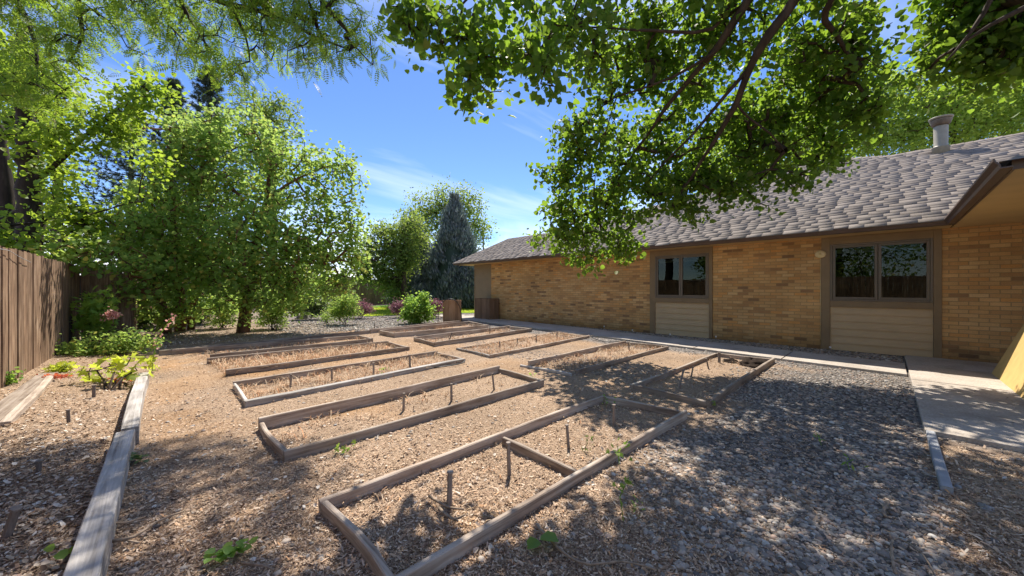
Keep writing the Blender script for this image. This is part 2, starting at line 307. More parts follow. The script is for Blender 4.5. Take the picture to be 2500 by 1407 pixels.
def groundmat():
    m, t, b, o = newmat('ground')
    geo = N('ShaderNodeNewGeometry', t); pos = geo.outputs['Position']
    at = N('ShaderNodeAttribute', t); at.attribute_name = 'region'      # r gravel, g soil, b pine-needle orange
    s = N('ShaderNodeSeparateColor', t); L(at.outputs['Color'], s.inputs[0], t)
    fine = noise(t, 55, 6, .7, pos); med = noise(t, 6, 5, .6, pos)
    vo = N('ShaderNodeTexVoronoi', t); vo.inputs['Scale'].default_value = 130; L(pos, vo.inputs['Vector'], t)
    vs = N('ShaderNodeSeparateColor', t); L(vo.outputs['Color'], vs.inputs[0], t)
    mulch = ramp(t, [(0, (.09,.058,.038)), (.3, (.25,.165,.11)), (.6, (.42,.30,.20)), (1, (.56,.43,.31))], vs.outputs[0])
    mc = mixc(t, mulch.outputs[0], ramp(t, [(.3, (.20,.13,.085)), (.7, (.50,.37,.26))], fine.outputs[0]).outputs[0], .5)
    org = mixc(t, mc, ramp(t, [(.3, (.28,.14,.055)), (.7, (.54,.33,.16))], fine.outputs[0]).outputs[0], s.outputs[2])
    vo2 = N('ShaderNodeTexVoronoi', t); vo2.inputs['Scale'].default_value = 32; L(pos, vo2.inputs['Vector'], t)
    vs2 = N('ShaderNodeSeparateColor', t); L(vo2.outputs['Color'], vs2.inputs[0], t)
    grv = ramp(t, [(0, (.11,.10,.10)), (.5, (.27,.25,.235)), (.85, (.40,.36,.33)), (1, (.52,.49,.46))], vs2.outputs[0])
    dk = ramp(t, [(.0, (1.1,1.1,1.1)), (.55, (.35,.33,.3))], vo2.outputs['Distance'])
    gc = mixc(t, grv.outputs[0], dk.outputs[0], .6, 'MULTIPLY')
    ad = N('ShaderNodeMath', t, operation='MULTIPLY_ADD'); L(med.outputs[0], ad.inputs[0], t); ad.inputs[1].default_value = .5; ad.inputs[2].default_value = -.25
    f1 = N('ShaderNodeMath', t, operation='ADD', use_clamp=True); L(s.outputs[0], f1.inputs[0], t); L(ad.outputs[0], f1.inputs[1], t)
    f1b = N('ShaderNodeMath', t, operation='MULTIPLY', use_clamp=True); L(f1.outputs[0], f1b.inputs[0], t); L(s.outputs[0], f1b.inputs[1], t)
    c1 = mixc(t, org, gc, f1b.outputs[0])
    so = ramp(t, [(.3, (.26,.185,.12)), (.5, (.42,.32,.22)), (.7, (.52,.42,.31))], fine.outputs[0])
    c2 = mixc(t, c1, so.outputs[0], s.outputs[1])
    big = noise(t, 1.1, 4, .6, pos); mr = N('ShaderNodeMapRange', t); mr.inputs[1].default_value = .3; mr.inputs[2].default_value = .7; mr.inputs[3].default_value = .82; mr.inputs[4].default_value = 1.14; L(big.outputs[0], mr.inputs[0], t)
    sc = N('ShaderNodeVectorMath', t, operation='SCALE'); L(c2, sc.inputs[0], t); L(mr.outputs[0], sc.inputs[3], t)
    L(sc.outputs[0], b.inputs['Base Color'], t)
    b.inputs['Roughness'].default_value = .95; b.inputs['Specular IOR Level'].default_value = .1
    hh = N('ShaderNodeMath', t, operation='MULTIPLY_ADD'); L(vs.outputs[1], hh.inputs[0], t); hh.inputs[1].default_value = .5; L(fine.outputs[0], hh.inputs[2], t)
    bump(t, hh.outputs[0], b, .9, .012); return m
M['ground'] = groundmat()
def lawnmat():
    m, t, b, o = newmat('lawn'); n = noise(t, 9, 6, .7); n2 = noise(t, 160, 3)
    r = ramp(t, [(.3, (.14,.28,.03)), (.55, (.22,.42,.045)), (.75, (.36,.50,.08))], n.outputs[0]); L(r.outputs[0], b.inputs['Base Color'], t)
    b.inputs['Roughness'].default_value = .9; b.inputs['Specular IOR Level'].default_value = .1; bump(t, n2.outputs[0], b, 1, .03); return m
M['lawn'] = lawnmat()
# ------------------------------------------------------------------ ground
def axis(a0, a1, st, far):
    c = list(np.arange(a0, a1, st)); o = []; d = st; x = a1
    while x < far: o.append(x); d *= 1.35; x += d
    i = []; d = st; x = a0
    while x > -far: d *= 1.35; x -= d; i.append(x)
    return np.array(i[::-1] + c + o + [far])
gx = axis(-2.2, 10.4, .07, 600); gy = axis(-2.2, 17, .07, 600)
def smooth(a, b, x): t = np.clip((x - a) / (b - a), 0, 1); return t*t*(3-2*t)
def gravel_mask(x, y):
    n = fbm(x*1.3, y*1.3, 3) - .5
    a = smooth(1.7, .9, y + n*1.4) * smooth(1.5, 3.0, x + n*1.5)
    b = smooth(7.3, 7.9, x + n*.5)
    c = smooth(11.4, 11.9, y + n*.3) * (.55 + .45*smooth(1.5, 5, x))
    d = .45*smooth(4.6, 5.0, x + n) * smooth(6.3, 5.7, x + n) * smooth(2, 3, y)      # walk between the bed rows
    return np.clip(np.maximum(np.maximum(a*(1 - smooth(-.15, -.3, y)*smooth(5.0, 4.6, x)), b), np.maximum(c, d)), 0, 1)
def gz(x, y):
    x = np.asarray(x, float); y = np.asarray(y, float)
    near = smooth(18, 12, np.hypot(x, y))
    h = (fbm(x*.9, y*.9, 20) - .5)*.035*near + (vnoise(x*6, y*6, 30) - .5)*.010*near
    flat = smooth(6.9, 7.6, x) + smooth(.1, -.2, y)*smooth(4.6, 5.0, x)
    h = h * (1 - np.clip(flat, 0, 1)) - .012
    h = h + .05*smooth(-.25, -.5, x)*smooth(-3, 0, y)           # planting strip lies a little higher
    return h
XX, YY = np.meshgrid(gx, gy, indexing='xy')
ZZ = gz(XX, YY)
V = np.stack([XX.ravel(), YY.ravel(), ZZ.ravel()], 1); nx, ny = len(gx), len(gy)
i = (np.arange(ny-1)[:, None]*nx + np.arange(nx-1)[None, :]).ravel()
me = fastmesh('ground', V, np.stack([i, i+1, i+1+nx, i+nx], 1), True)
att = me.color_attributes.new('region', 'FLOAT_COLOR', 'POINT')
gm = gravel_mask(XX, YY)
soil = (smooth(-.2, -.45, YY)*smooth(4.75, 4.3, XX)*.9).ravel()
org = (np.clip(smooth(.5, .72, fbm(XX*.7+3, YY*.7, 41)) + .55*smooth(.9, .1, XX)*smooth(.45, .6, fbm(XX*2, YY*2, 44)), 0, 1)*(1-gm)*smooth(-.2, 0, XX)*(.70 - .38*smooth(1.2, 3.0, XX))).ravel()
att.data.foreach_set('color', np.stack([gm.ravel(), soil, org, np.ones(gm.size)], 1).astype(np.float32).ravel())
tag(link('ground', me, M['ground']), kind='structure')
def sheet(name, pts, z0, z1, mat, kind='structure', **k):
    mb = MB(); n = len(pts)
    mb.add([(p[0], p[1], z1) for p in pts] + [(p[0], p[1], z0) for p in pts], [tuple(range(n)), tuple(range(2*n-1, n-1, -1))] + [(i+n, (i+1) % n+n, (i+1) % n, i) for i in range(n)])
    return tag(mb.build(name, mat, None, bevel=.006), kind=kind, **k)
# walk along the house: separate poured slabs with joints between
po = lambda u: 7.97 + .088*(u + .25)
pi_ = lambda u: 9.14 + .10*(u + .25)
js = [-.222, 1.33, 2.9, 4.45, 6.0, 7.55, 9.1, 10.65, 12.2, 13.7, 15.2]
for a, b_ in zip(js[:-1], js[1:]):
    sheet('path', [(po(a+.008), a+.008), (pi_(a+.008), a+.008), (pi_(b_-.008), b_-.008), (po(b_-.008), b_-.008)], -.08, .028 + random.uniform(-.003, .003), M['concrete'])
for (a, b_) in ((4.95, 5.955), (5.97, 7.6), (7.615, 9.1), (9.115, 10.3)):
    sheet('patio', [(a, -6), (b_, -6), (b_, -.24), (a, -.24)], -.08, .027 + random.uniform(-.003, .003), M['concrete'])
lawn = sheet('lawn', [(6.9, 17.1), (10.6, 16.6), (12.3, 15.4), (30, 15.4), (30, 27.8), (7.6, 27.8)], -.06, .012, M['lawn'])
# ------------------------------------------------------------------ scatter helpers
def orient(n, up=1.0, spread=1.0, rg=rng, tdir=None):
    nrm = rg.normal(size=(n, 3)) * spread; nrm[:, 2] += up
    nrm /= np.linalg.norm(nrm, axis=1, keepdims=True)
    t = rg.normal(size=(n, 3))
    if tdir is not None: t = t * .55 + tdir
    t -= nrm * (t*nrm).sum(1, keepdims=True); t /= np.linalg.norm(t, axis=1, keepdims=True) + 1e-9
    return nrm, t, np.cross(t, nrm)
def stamp(c, size, frame, T, faces):
    """copies template T (k,3) at c with frame (n,t,b): x->b, y->t, z->n"""
    n, t, b = frame; k = len(T)
    size = np.asarray(size).reshape(-1, 1, 1)
    V = c[:, None, :] + size * (b[:, None, :]*T[None, :, 0:1] + t[:, None, :]*T[None, :, 1:2] + n[:, None, :]*T[None, :, 2:3])
    off = (np.arange(len(c))*k)[:, None, None]
    return V.reshape(-1, 3), [(off + np.asarray(f)[None]).reshape(-1, len(f[0])) for f in faces]
OVAL = (np.array([(0,0,0), (-.44,.20,.09), (-.38,.64,.08), (0,1,-.08), (.38,.64,.08), (.44,.20,.09)]), [[(0,3,2,1), (0,5,4,3)]])
RHOMB = (np.array([(0,0,0), (-.34,.45,.05), (0,1,0), (.34,.45,.05)]), [[(0,3,2,1)]])
NARROW = (np.array([(0,0,0), (-.16,.45,.03), (0,1,0), (.16,.45,.03)]), [[(0,3,2,1)]])
def lobed(k=5):
    pts = [(0, 0, 0)]; fs = []
    for j in range(2*k+1):
        a = R(-125 + 250*j/(2*k)); r = (1.0 if j % 2 else .55) * (1 - .25*abs(math.sin(a/2)))
        pts.append((math.sin(a)*r*.62, .35 + math.cos(a)*r*.62, .05*(j % 2)))
    pts[0] = (0, .3, .06)
    for j in range(1, 2*k+1): fs.append((0, j+1, j))
    return (np.array(pts), [fs])
LOBED = lobed(5)
def frond(n=8):
    pts = []; fs = []
    def q(a, b_, c, d): i0 = len(pts); pts.extend([a, b_, c, d]); fs.append((i0, i0+1, i0+2, i0+3))
    for j in range(n):
        y = .1 + .85*j/(n-1); z = -.25*y*y; w = .2*math.sin(math.pi*(.18 + .72*j/(n-1)))
        for s in (-1, 1):
            q((0, y-.01, z), (s*w*.5, y-.042, z-.01), (s*w*1.05, y+.06, z-.03), (s*w*.4, y+.055, z-.01))
    q((-.006, 0, 0), (.006, 0, 0), (.004, .95, -.22), (-.004, .95, -.22))
    return (np.array(pts), [fs])
FROND = frond()
def tubes(P0, P1, R0, R1, k=5):
    d = P1 - P0; ln = np.linalg.norm(d, axis=1, keepdims=True) + 1e-9; d = d/ln
    ref = np.where(np.abs(d[:, 2:3]) < .9, np.array([[0, 0, 1.]]), np.array([[1., 0, 0]]))
    a = np.cross(d, ref); a /= np.linalg.norm(a, axis=1, keepdims=True); c = np.cross(d, a)
    th = np.arange(k)*2*np.pi/k
    ring = a[:, None]*np.cos(th)[None, :, None] + c[:, None]*np.sin(th)[None, :, None]
    V = np.concatenate([P0[:, None] + ring*R0[:, None, None], P1[:, None] + ring*R1[:, None, None]], 1)
    n = len(P0); off = (np.arange(n)*2*k)[:, None, None]
    f = np.array([(j, (j+1) % k, k+(j+1) % k, k+j) for j in range(k)])
    return V.reshape(-1, 3), (off + f[None]).reshape(-1, 4)
def dens(pts, step=.35):
    out = []
    for (p, r), (q, s) in zip(pts[:-1], pts[1:]):
        p, q = Vector(p), Vector(q); n = max(1, int((q-p).length/step))
        for j in range(n): out.append((p.lerp(q, j/n), r + (s-r)*j/n))
    out.append((Vector(pts[-1][0]), pts[-1][1])); return out
def smoothline(pts, jit=.03, rnd=random):
    """dense catmull through (pos, r)"""
    Pn = [Vector(p) for p, r in pts]; Rn = [r for p, r in pts]; out = []
    for i in range(len(Pn)-1):
        p0 = Pn[max(i-1, 0)]; p1 = Pn[i]; p2 = Pn[i+1]; p3 = Pn[min(i+2, len(Pn)-1)]
        n = max(2, int((p2-p1).length/.22))
        for j in range(n):
            t = j/n
            v = .5*((2*p1) + (p2-p0)*t + (2*p0-5*p1+4*p2-p3)*t*t + (3*p1-p0-3*p2+p3)*t**3)
            r = Rn[i] + (Rn[i+1]-Rn[i])*t
            if i or j: v = v + Vector((rnd.gauss(0, 1), rnd.gauss(0, 1), rnd.gauss(0, 1)))*jit*min(1, r*6)
            out.append((v, r*rnd.uniform(.94, 1.06)))
    out.append((Pn[-1], Rn[-1])); return out
def make_tree(name, label, cat, base, trunks, limbs, blobs, ncl, nlf, size, tmpl, leaf, bark, sigma=.16, group=None, tip=.004,
              up=.8, spread=.8, hang=0., seed=1, bow=.08, flat=1.0, crown_name='crown', shell=.45, stemname='trunk'):
    rg = np.random.default_rng(seed); rd = random.Random(seed)
    root = empty(name, base, label, cat, group)
    nodes = []; par = []; rad = []
    for tr in trunks:
        sl = smoothline(tr, .02, rd); mb = MB(); mb.tube([p for p, r in sl], [r for p, r in sl], 10); mb.build(stemname, M[bark], root, True)
        h = len(sl)//2
        for k, (p, r) in enumerate(sl[h:]): nodes.append(np.array(p)); par.append(-1); rad.append(r)
    mbv = []; mbf = []
    lm = MB()
    for li in limbs:
        q = min(nodes, key=lambda a: float(np.sum((a-np.array(li[0][0]))**2)))
        if np.linalg.norm(q-np.array(li[0][0])) > .03: li = [(Vector(q), li[0][1])] + list(li)
        sl = smoothline(li, .02, rd); lm.tube([p for p, r in sl], [r for p, r in sl], 7, True)
        for k, (p, r) in enumerate(sl): nodes.append(np.array(p)); par.append(-1); rad.append(r)
    n0 = len(nodes)
    bl = [(np.array(P(b[0], b[1], b[3])) if len(b) == 4 else np.array(b[0]), (b[2]/F*b[3]) if len(b) == 4 else b[1]) for b in blobs]
    w = np.array([b[1]**2 for b in bl]); w /= w.sum()
    idx = rg.choice(len(bl), ncl, p=w)
    dirs = rg.normal(size=(ncl, 3)); dirs /= np.linalg.norm(dirs, axis=1, keepdims=True)
    rr = (shell + (1-shell)*rg.random(ncl))**.8; rr = np.where(rg.random(ncl) < .35, rg.random(ncl)**.5, rr)
    cl = np.array([bl[k][0] for k in idx]) + dirs*np.array([bl[k][1] for k in idx])[:, None]*rr[:, None]*np.array([1, 1, flat])
    cl[:, 2] = np.maximum(cl[:, 2], .03)
    nd = np.array(nodes)
    D = np.linalg.norm(cl[:, None] - nd[None], axis=2).min(1); cl = cl[np.argsort(D)]
    arr = np.zeros((n0 + len(cl)*14, 3)); arr[:n0] = nd; cnt = n0; cpar = list(par); tipn = []
    for c in cl:
        dd = np.linalg.norm(arr[:cnt] - c, axis=1); j = int(dd.argmin()); d = dd[j]; k = int(min(12, max(1, math.ceil(d/.35)))); p0 = arr[j].copy(); prev = j
        for q in range(1, k+1):
            t = q/k; p = p0 + (c-p0)*t; p[2] += bow*d*math.sin(math.pi*t)
            if q < k: p = p + rg.normal(size=3)*.035*min(d, 1.)
            arr[cnt] = p; cpar.append(prev); prev = cnt; cnt += 1
        tipn.append((prev, cpar[prev]))
    num = np.ones(cnt)*0; 
    for tn, _ in tipn: num[tn] += 1
    for k in range(cnt-1, n0-1, -1):
        if cpar[k] >= n0: num[cpar[k]] += num[k]
    gi = np.arange(n0, cnt); pi2 = np.array(cpar)[gi] if cnt > n0 else np.array([], int)
    if len(gi):
        r1 = tip*np.sqrt(np.maximum(num[gi], .6)); r0 = np.where(pi2 >= n0, tip*np.sqrt(np.maximum(num[np.minimum(pi2, cnt-1)], .6)), r1*1.15)
        V, Q = tubes(arr[pi2], arr[gi], np.maximum(r0, r1), r1, 4)
        b0 = len(lm.V)
        if b0:
            V = np.concatenate([np.array(lm.V), V]); fl = [Q + b0]
            q4 = np.array([f for f in lm.F if len(f) == 4]); oth = [f for f in lm.F if len(f) == 7]
            fl.append(q4)
            if oth: fl.append(np.array(oth))
        else: fl = [Q]
        link('branches', fastmesh('branches', V, fl, True), M[bark], root)
    tn = np.array([a for a, _ in tipn]); tp = np.array([b for _, b in tipn])
    ii = rg.integers(0, len(tn), ncl*nlf)
    t = rg.random((len(ii), 1))*1.15
    base_ = arr[tp[ii]] + (arr[tn[ii]] - arr[tp[ii]])*t
    pts = base_ + rg.normal(size=(len(ii), 3))*sigma*np.array([1, 1, .8])
    td = np.zeros((len(ii), 3)); td[:, 2] = -hang; td += (pts-base_)*2.0
    pts = pts[:, :]; keep = pts[:, 2] > .04; pts = pts[keep]; td = td[keep]
    fr = orient(len(pts), up, spread, rg, td)
    sz = size*rg.uniform(.45, 1.35, len(pts))
    V, Q = stamp(pts, sz, fr, *tmpl)
    link(crown_name, fastmesh(crown_name, V, Q), M[leaf], root)
    return root
def px_blobs(l): return l
# ------------------------------------------------------------------ house
WV = 10.33; OV = 9.73; EU = 13.85; ZE = 2.50; PITCH = .50
house = empty('brick_house', (WV, 6, 0), 'long tan brick house with brown shingle roof on the right side', 'house')
b1a, b1b = wallu(1587, WV), wallu(1740, WV); b2a, b2b = wallu(2005, WV), wallu(2300, WV); sidu = wallu(1199, WV); WE = 13.25
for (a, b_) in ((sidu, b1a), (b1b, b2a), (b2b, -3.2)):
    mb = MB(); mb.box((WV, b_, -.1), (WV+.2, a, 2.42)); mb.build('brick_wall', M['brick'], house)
def siding(u0, u1, z0, z1, name, mat, lap=.19):
    mb = MB(); z = z0
    while z < z1 - .01:
        zt = min(z + lap, z1); x0 = WV - .008; 
        mb.add([(x0, u0, z), (x0, u1, z), (x0+.022, u1, zt), (x0+.022, u0, zt), (x0+.05, u0, z), (x0+.05, u1, z), (x0+.05, u1, zt), (x0+.05, u0, zt)],
               [(0,1,2,3)[::-1], (0,4,5,1)[::-1], (3,2,6,7)[::-1], (0,3,7,4), (1,5,6,2), (4,7,6,5)])
        z = zt
    return mb.build(name, mat, house)
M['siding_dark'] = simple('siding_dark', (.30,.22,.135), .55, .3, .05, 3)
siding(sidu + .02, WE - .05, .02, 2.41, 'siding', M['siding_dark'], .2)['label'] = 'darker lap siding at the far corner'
mb = MB(); mb.box((WV-.01, WE-.05, 0), (WV+.15, WE, 2.41)); mb.box((WV-.004, sidu-.001, 0), (WV+.14, sidu+.02, 2.41)); mb.build('corner_trim', M['trim'], house, bevel=.004)
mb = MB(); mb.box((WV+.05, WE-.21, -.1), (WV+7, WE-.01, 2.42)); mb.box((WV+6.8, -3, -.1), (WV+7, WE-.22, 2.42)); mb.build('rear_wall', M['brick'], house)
def bay(ua, ub, wl, wr, name):      # ua > ub (far, near); window px columns wl, wr
    fa, fb = wallu(wl, WV), wallu(wr, WV); zt, zb = 2.25, 1.05
    mb = MB(); x0, x1 = WV-.025, WV+.12
    mb.box((x0, fa+.003, 0.0), (x1, ua-.002, 2.41)); mb.box((x0, ub+.002, 0.0), (x1, fb-.003, 2.41))
    mb.box((x0+.002, fb-.002, zt+.003), (x1-.002, fa+.002, 2.408)); mb.box((x0-.006, fb-.002, zb-.13), (x1-.002, fa+.002, zb-.003))
    mb.build('trim', M['trim'], house, bevel=.004)
    siding(fb, fa, .0, zb-.131, 'siding_panel', M['tan_siding'], .155)
    w = empty('window', (WV, (fa+fb)/2, zb), None, None); w.parent = house; w.matrix_parent_inverse = Matrix.Translation(house.location).inverted()
    fr = MB(); t = .045; mid = (fa+fb)/2
    def ring(a, b_, z0, z1, x0, x1, t):
        fr.box((x0, a, z0), (x1, a+t, z1)); fr.box((x0, b_-t, z0), (x1, b_, z1)); fr.box((x0, a+t, z0), (x1, b_-t, z0+t)); fr.box((x0, a+t, z1-t), (x1, b_-t, z1))
    ring(fb, fa, zb, zt, WV-.03, WV+.05, .035)
    ring(fb+.037, mid-.004, zb+.037, zt-.037, WV-.018, WV+.035, t); ring(mid+.004, fa-.037, zb+.037, zt-.037, WV-.010, WV+.035, t)
    o = fr.build('frame', M['frame'], w, bevel=.004)
    for (a, b_) in ((fb+.037+t, mid-.004-t), (mid+.004+t, fa-.037-t)):
        g = MB(); g.box((WV+.012, a-.004, zb+.037+t-.004), (WV+.018, b_+.004, zt-.037-t+.004)); g.build('pane', M['glass'], w)
        bl = MB(); bl.box((WV+.07, a-.03, zt-.19), (WV+.10, b_+.03, zt-.17)); 
        for k in range(5): bl.box((WV+.065, a-.03, zt-.166+k*.012), (WV+.105, b_+.03, zt-.162+k*.012))
        bl.build('blind', M['white'], w)
    rm = MB(); a, b_ = fb, fa       # the dark room behind the glass
    rm.box((WV+2.0, a-.6, .5), (WV+2.02, b_+.6, 2.6)); rm.box((WV+.21, a-.62, .5), (WV+2.0, a-.6, 2.6)); rm.box((WV+.21, b_+.6, .5), (WV+2.0, b_+.62, 2.6))
    rm.box((WV+.125, a-.6, .48), (WV+2.0, b_+.6, .5)); rm.box((WV+.125, a-.6, 2.6), (WV+2.0, b_+.6, 2.62))
    rm.box((WV+1.1, (a+b_)/2-.25, .5), (WV+1.5, (a+b_)/2+.3, 1.25))
    rm.build('room', M['dark_int'], w)
bay(b1a, b1b, 1600, 1731, 'far'); bay(b2a, b2b, 2027, 2278, 'near')
# soffit, fascia, gutter
WU = -.81; WVE = 5.62
mb = MB(); mb.box((OV+.02, -.80, 2.412), (WV+.2, EU-.02, 2.432)); mb.box((WV+.2, WE-.0, 2.412), (WV+7.5, EU-.02, 2.432))
mb.box((WVE+.02, -5, 2.413), (WV+.2, -.822, 2.433)); mb.build('soffit', M['soffit'], house)
mb = MB(); mb.box((OV-.0, -.80, 2.40), (OV+.02, EU, 2.49)); mb.box((OV+.0, EU-.02, 2.40), (WV+7.5, EU, 2.49)); mb.box((WVE, -.82, 2.40), (OV+.02, -.80, 2.49)); mb.box((WVE, -5, 2.40), (WVE+.02, -.82, 2.49))
mb.build('fascia', M['gutter'], house)
def gutter_profile(pts2, path_pts):   # extruded K-style gutter
    pass
mb = MB()
prof = [(0, .0), (-.075, .0), (-.085, .035), (-.115, .075), (-.115, .10), (-.105, .10), (-.102, .078), (-.074, .042), (-.068, .012), (0, .012)]
def ext(a, b_, f):
    k = len(prof); V = [f(a, o, z) for o, z in prof] + [f(b_, o, z) for o, z in prof]
    mb.add(V, [(j, (j+1) % k, k+(j+1) % k, k+j) for j in range(k)] + [tuple(range(k))[::-1], tuple(range(k, 2*k))])
ext(-.80, EU+.11, lambda a, o, z: (OV-.002+o, a, 2.405+z))
ext(WVE-.1, OV-.118, lambda a, o, z: (a, -.798-o, 2.405+z))
mb.build('gutter', M['gutter'], house, bevel=0)
# roof: courses of separate shingle tabs
def ray_roof(px, py):
    t = (px-CX)/F; e = (HY-py)/F; a, b_ = W2(t, 1.0)        # point = s*(a,b,e)+(0,0,H)
    z0 = ZE - PITCH*(OV-.10)
    s = (z0 - H)/(e - PITCH*a); return s*a, s*b_
hipB = ray_roof(1241, 583); hipC = ray_roof(1302, 573.5); k1 = ray_roof(2182, 379.5); k0 = ray_roof(2071, 386); kR = ray_roof(2500, 325)
polyR = [(OV-.10, EU+.10), hipB, (hipB[0]+.02, 9.0), (k0[0]+.15, k0[1]+1.6), k0, k1, (kR[0], kR[1]), (kR[0], -6), (OV-.10, -6)]
def urange(v):
    xs = []
    n = len(polyR)
    for i in range(n):
        (x0, y0), (x1, y1) = polyR[i], polyR[(i+1) % n]
        if (x0 <= v < x1) or (x1 <= v < x0): xs.append(y0 + (y1-y0)*(v-x0)/(x1-x0))
    xs.sort(); return (xs[0], xs[-1]) if len(xs) >= 2 else None
roof = MB()
vmax = max(p[0] for p in polyR); rz = lambda v: ZE + PITCH*(v-(OV-.10))
V = [(x, y, rz(x)) for x, y in polyR]; n = len(V); V2 = [(x, y, rz(x)-.04) for x, y in polyR]
back = [(2*vmax - x, y, rz(x)) for x, y in polyR]
roof.add(V + V2, [tuple(range(n)), tuple(range(2*n-1, n-1, -1))] + [(i+n, (i+1) % n+n, (i+1) % n, i) for i in range(n)])
# rear slope and the hip end
e1 = 2*vmax - OV
top = [hipB, polyR[2], polyR[3], k0, k1, polyR[6], polyR[7]]; e1 = 2*vmax - OV
Vr = [(x, y, rz(x)-.015) for x, y in top] + [(e1, EU+.1 if i == 0 else min(EU+.1, y), ZE-.01) for i, (x, y) in enumerate(top)]; nt2 = len(top)
roof.add(Vr + [(OV-.1, EU+.1, ZE-.012)], [(i, i+1, nt2+i+1, nt2+i) for i in range(nt2-1)] + [(0, nt2, 2*nt2)])
# wing roof (rises away to the right of its eave)
roof.add([(WVE-.1, -.72, 2.47), (OV-.1, -.72, 2.47), (OV+3.0, -3.6, 3.9), (WVE+2.9, -3.6, 3.9), (WVE-.1, -6.5, 2.47)], [(0, 1, 2, 3), (0, 3, 4)])
rf = roof.build('roof', M['shingle'], house)
sl = math.hypot(1, PITCH); ex = .170; Vs = []; Fs = []
rr_ = random.Random(3); vv = OV - .115; row = 0
VS = []; 
while vv < vmax - .02:
    ur = urange(vv + .06)
    if ur is None: break
    u = ur[0] + rr_.uniform(0, .15); 
    if ur[1] < 14.1 and vv > OV: pass
    while u < ur[1]:
        w = rr_.choice([.22, .30, .38]); u1 = min(u + w, ur[1])
        drop = rr_.choice([0, .055]); th = .017
        if u1 - u > .02:
            v0 = vv - drop/sl; v1 = min(vv + ex/sl*1.06, vmax); z0 = rz(v0); z1 = rz(v1); s = .018
            VS.append([(v0, u+.002, z0+th), (v0, u1-.002, z0+th), (v1, u1-.002-0*s, z1+.004), (v1, u+.002, z1+.004), (v0, u+.002, z0-.002), (v0, u1-.002, z0-.002), (v1, u1-.002, z1-.004), (v1, u+.002, z1-.004)])
        u = u1
    vv += ex/sl; row += 1
VS = np.array(VS); nb = len(VS); off = (np.arange(nb)*8)[:, None, None]
fq = np.array([(0,3,2,1), (0,1,5,4), (1,2,6,5), (3,0,4,7)])
sh = link('shingles', fastmesh('shingles', VS.reshape(-1, 3), (off + fq[None]).reshape(-1, 4)), M['shingle'], rf)
# ridge caps along the near ridge
mb = MB(); y = -6.0
while y < k0[1]:
    if y < kR[1]: x = kR[0]
    elif y < k1[1]: x = kR[0] + (k1[0]-kR[0])*(y-kR[1])/(k1[1]-kR[1])
    else: x = k1[0] + (k0[0]-k1[0])*(y-k1[1])/(k0[1]-k1[1])
    z = rz(x)+.008
    mb.add([(x-.12, y, z-.050), (x, y, z+.014), (x+.12, y, z-.04), (x-.12, y+.2, z-.060), (x, y+.2, z+.004), (x+.12, y+.2, z-.05)], [(0,1,4,3), (1,2,5,4), (0,2,1)]); y += .145
mb.build('ridge_caps', M['shingle'], rf)
# roof vent
vb = ray_roof(2297, 372); vz = rz(vb[0]); ve = empty('roof_vent', (vb[0], vb[1], vz), None, None); ve.parent = house; ve.matrix_parent_inverse = Matrix.Translation(house.location).inverted()
def lathe(mb, c, prof, n=24):
    b0 = len(mb.V)
    for r, z in prof:
        for k in range(n): a = 2*math.pi*k/n; mb.V.append((c[0]+r*math.cos(a), c[1]+r*math.sin(a), c[2]+z))
    for i in range(len(prof)-1):
        for k in range(n): k2 = (k+1) % n; mb.F.append((b0+i*n+k, b0+i*n+k2, b0+(i+1)*n+k2, b0+(i+1)*n+k))
    mb.F.append(tuple(b0+k for k in range(n))[::-1]); mb.F.append(tuple(b0+(len(prof)-1)*n+k for k in range(n)))
mb = MB(); lathe(mb, (vb[0], vb[1], vz), [(.15, -.12), (.15, .10), (.16, .11), (.16, .13), (.135, .14), (.122, .16), (.128, .64), (.12, .66)]); mb.build('pipe', M['vent'], ve, True)
mb = MB(); lathe(mb, (vb[0], vb[1], vz), [(.135, .665), (.165, .70), (.185, .78), (.18, .83)]); mb.build('louver', M['vent_dark'], ve, True)
mb = MB(); lathe(mb, (vb[0], vb[1], vz), [(.185, .832), (.215, .85), (.21, .87), (.10, .90), (.01, .91)])
for k in range(4): lathe(mb, (vb[0], vb[1], vz), [(.182-.010*k, .80-.03*k), (.195-.010*k, .795-.03*k), (.182-.010*k, .79-.03*k)])
mb.build('cap', M['vent'], ve, True)
# flared stucco pier at the right edge
mb = MB(); nz = 9; prof = []
for k in range(nz):
    z = 2.41*k/(nz-1); d = .42*(1-k/(nz-1))**1.25
    prof.append((z, -1.09 - .37*z, 9.02 - .0*d, 5.9 + .35*(k/(nz-1))))
b0 = 0; Vv = []; Ff = []
for z, uf, va, vb_ in prof: Vv += [(va, uf, z), (vb_, uf, z), (vb_, -3.1, z), (va, -3.1, z)]
for k in range(nz-1):
    for j in range(4): a = k*4+j; b_ = k*4+(j+1) % 4; Ff.append((a, a+4, b_+4, b_))
Ff += [(0,1,2,3), tuple((nz-1)*4+j for j in (3,2,1,0))]
mb.add(Vv, Ff); mb.build('stucco_pier', M['stucco'], house, bevel=.02)['label'] = 'golden stucco pier flaring out at its foot'
# round bell on the wall with its conduit
mb = MB(); bc = Vector((WV-.01, wallu(2003, WV-.03), 2.055)); 
ring = [(.085, 0), (.098, .03), (.092, .06), (.06, .08), (.003, .088)]
b0 = 0; n = 20
for r, o in ring:
    for k in range(n): a = 2*math.pi*k/n; mb.V.append((bc.x - o, bc.y + r*math.cos(a), bc.z + r*.85*math.sin(a)))
for i in range(len(ring)-1):
    for k in range(n): k2 = (k+1) % n; mb.F.append((i*n+k, (i+1)*n+k, (i+1)*n+k2, i*n+k2))
mb.F.append(tuple((len(ring)-1)*n+k for k in range(n)))
mb.tube([(WV-.008, bc.y, 2.0), (WV-.008, bc.y, .2)], .006, 5); mb.build('wall_bell', M['bell'], house, True)
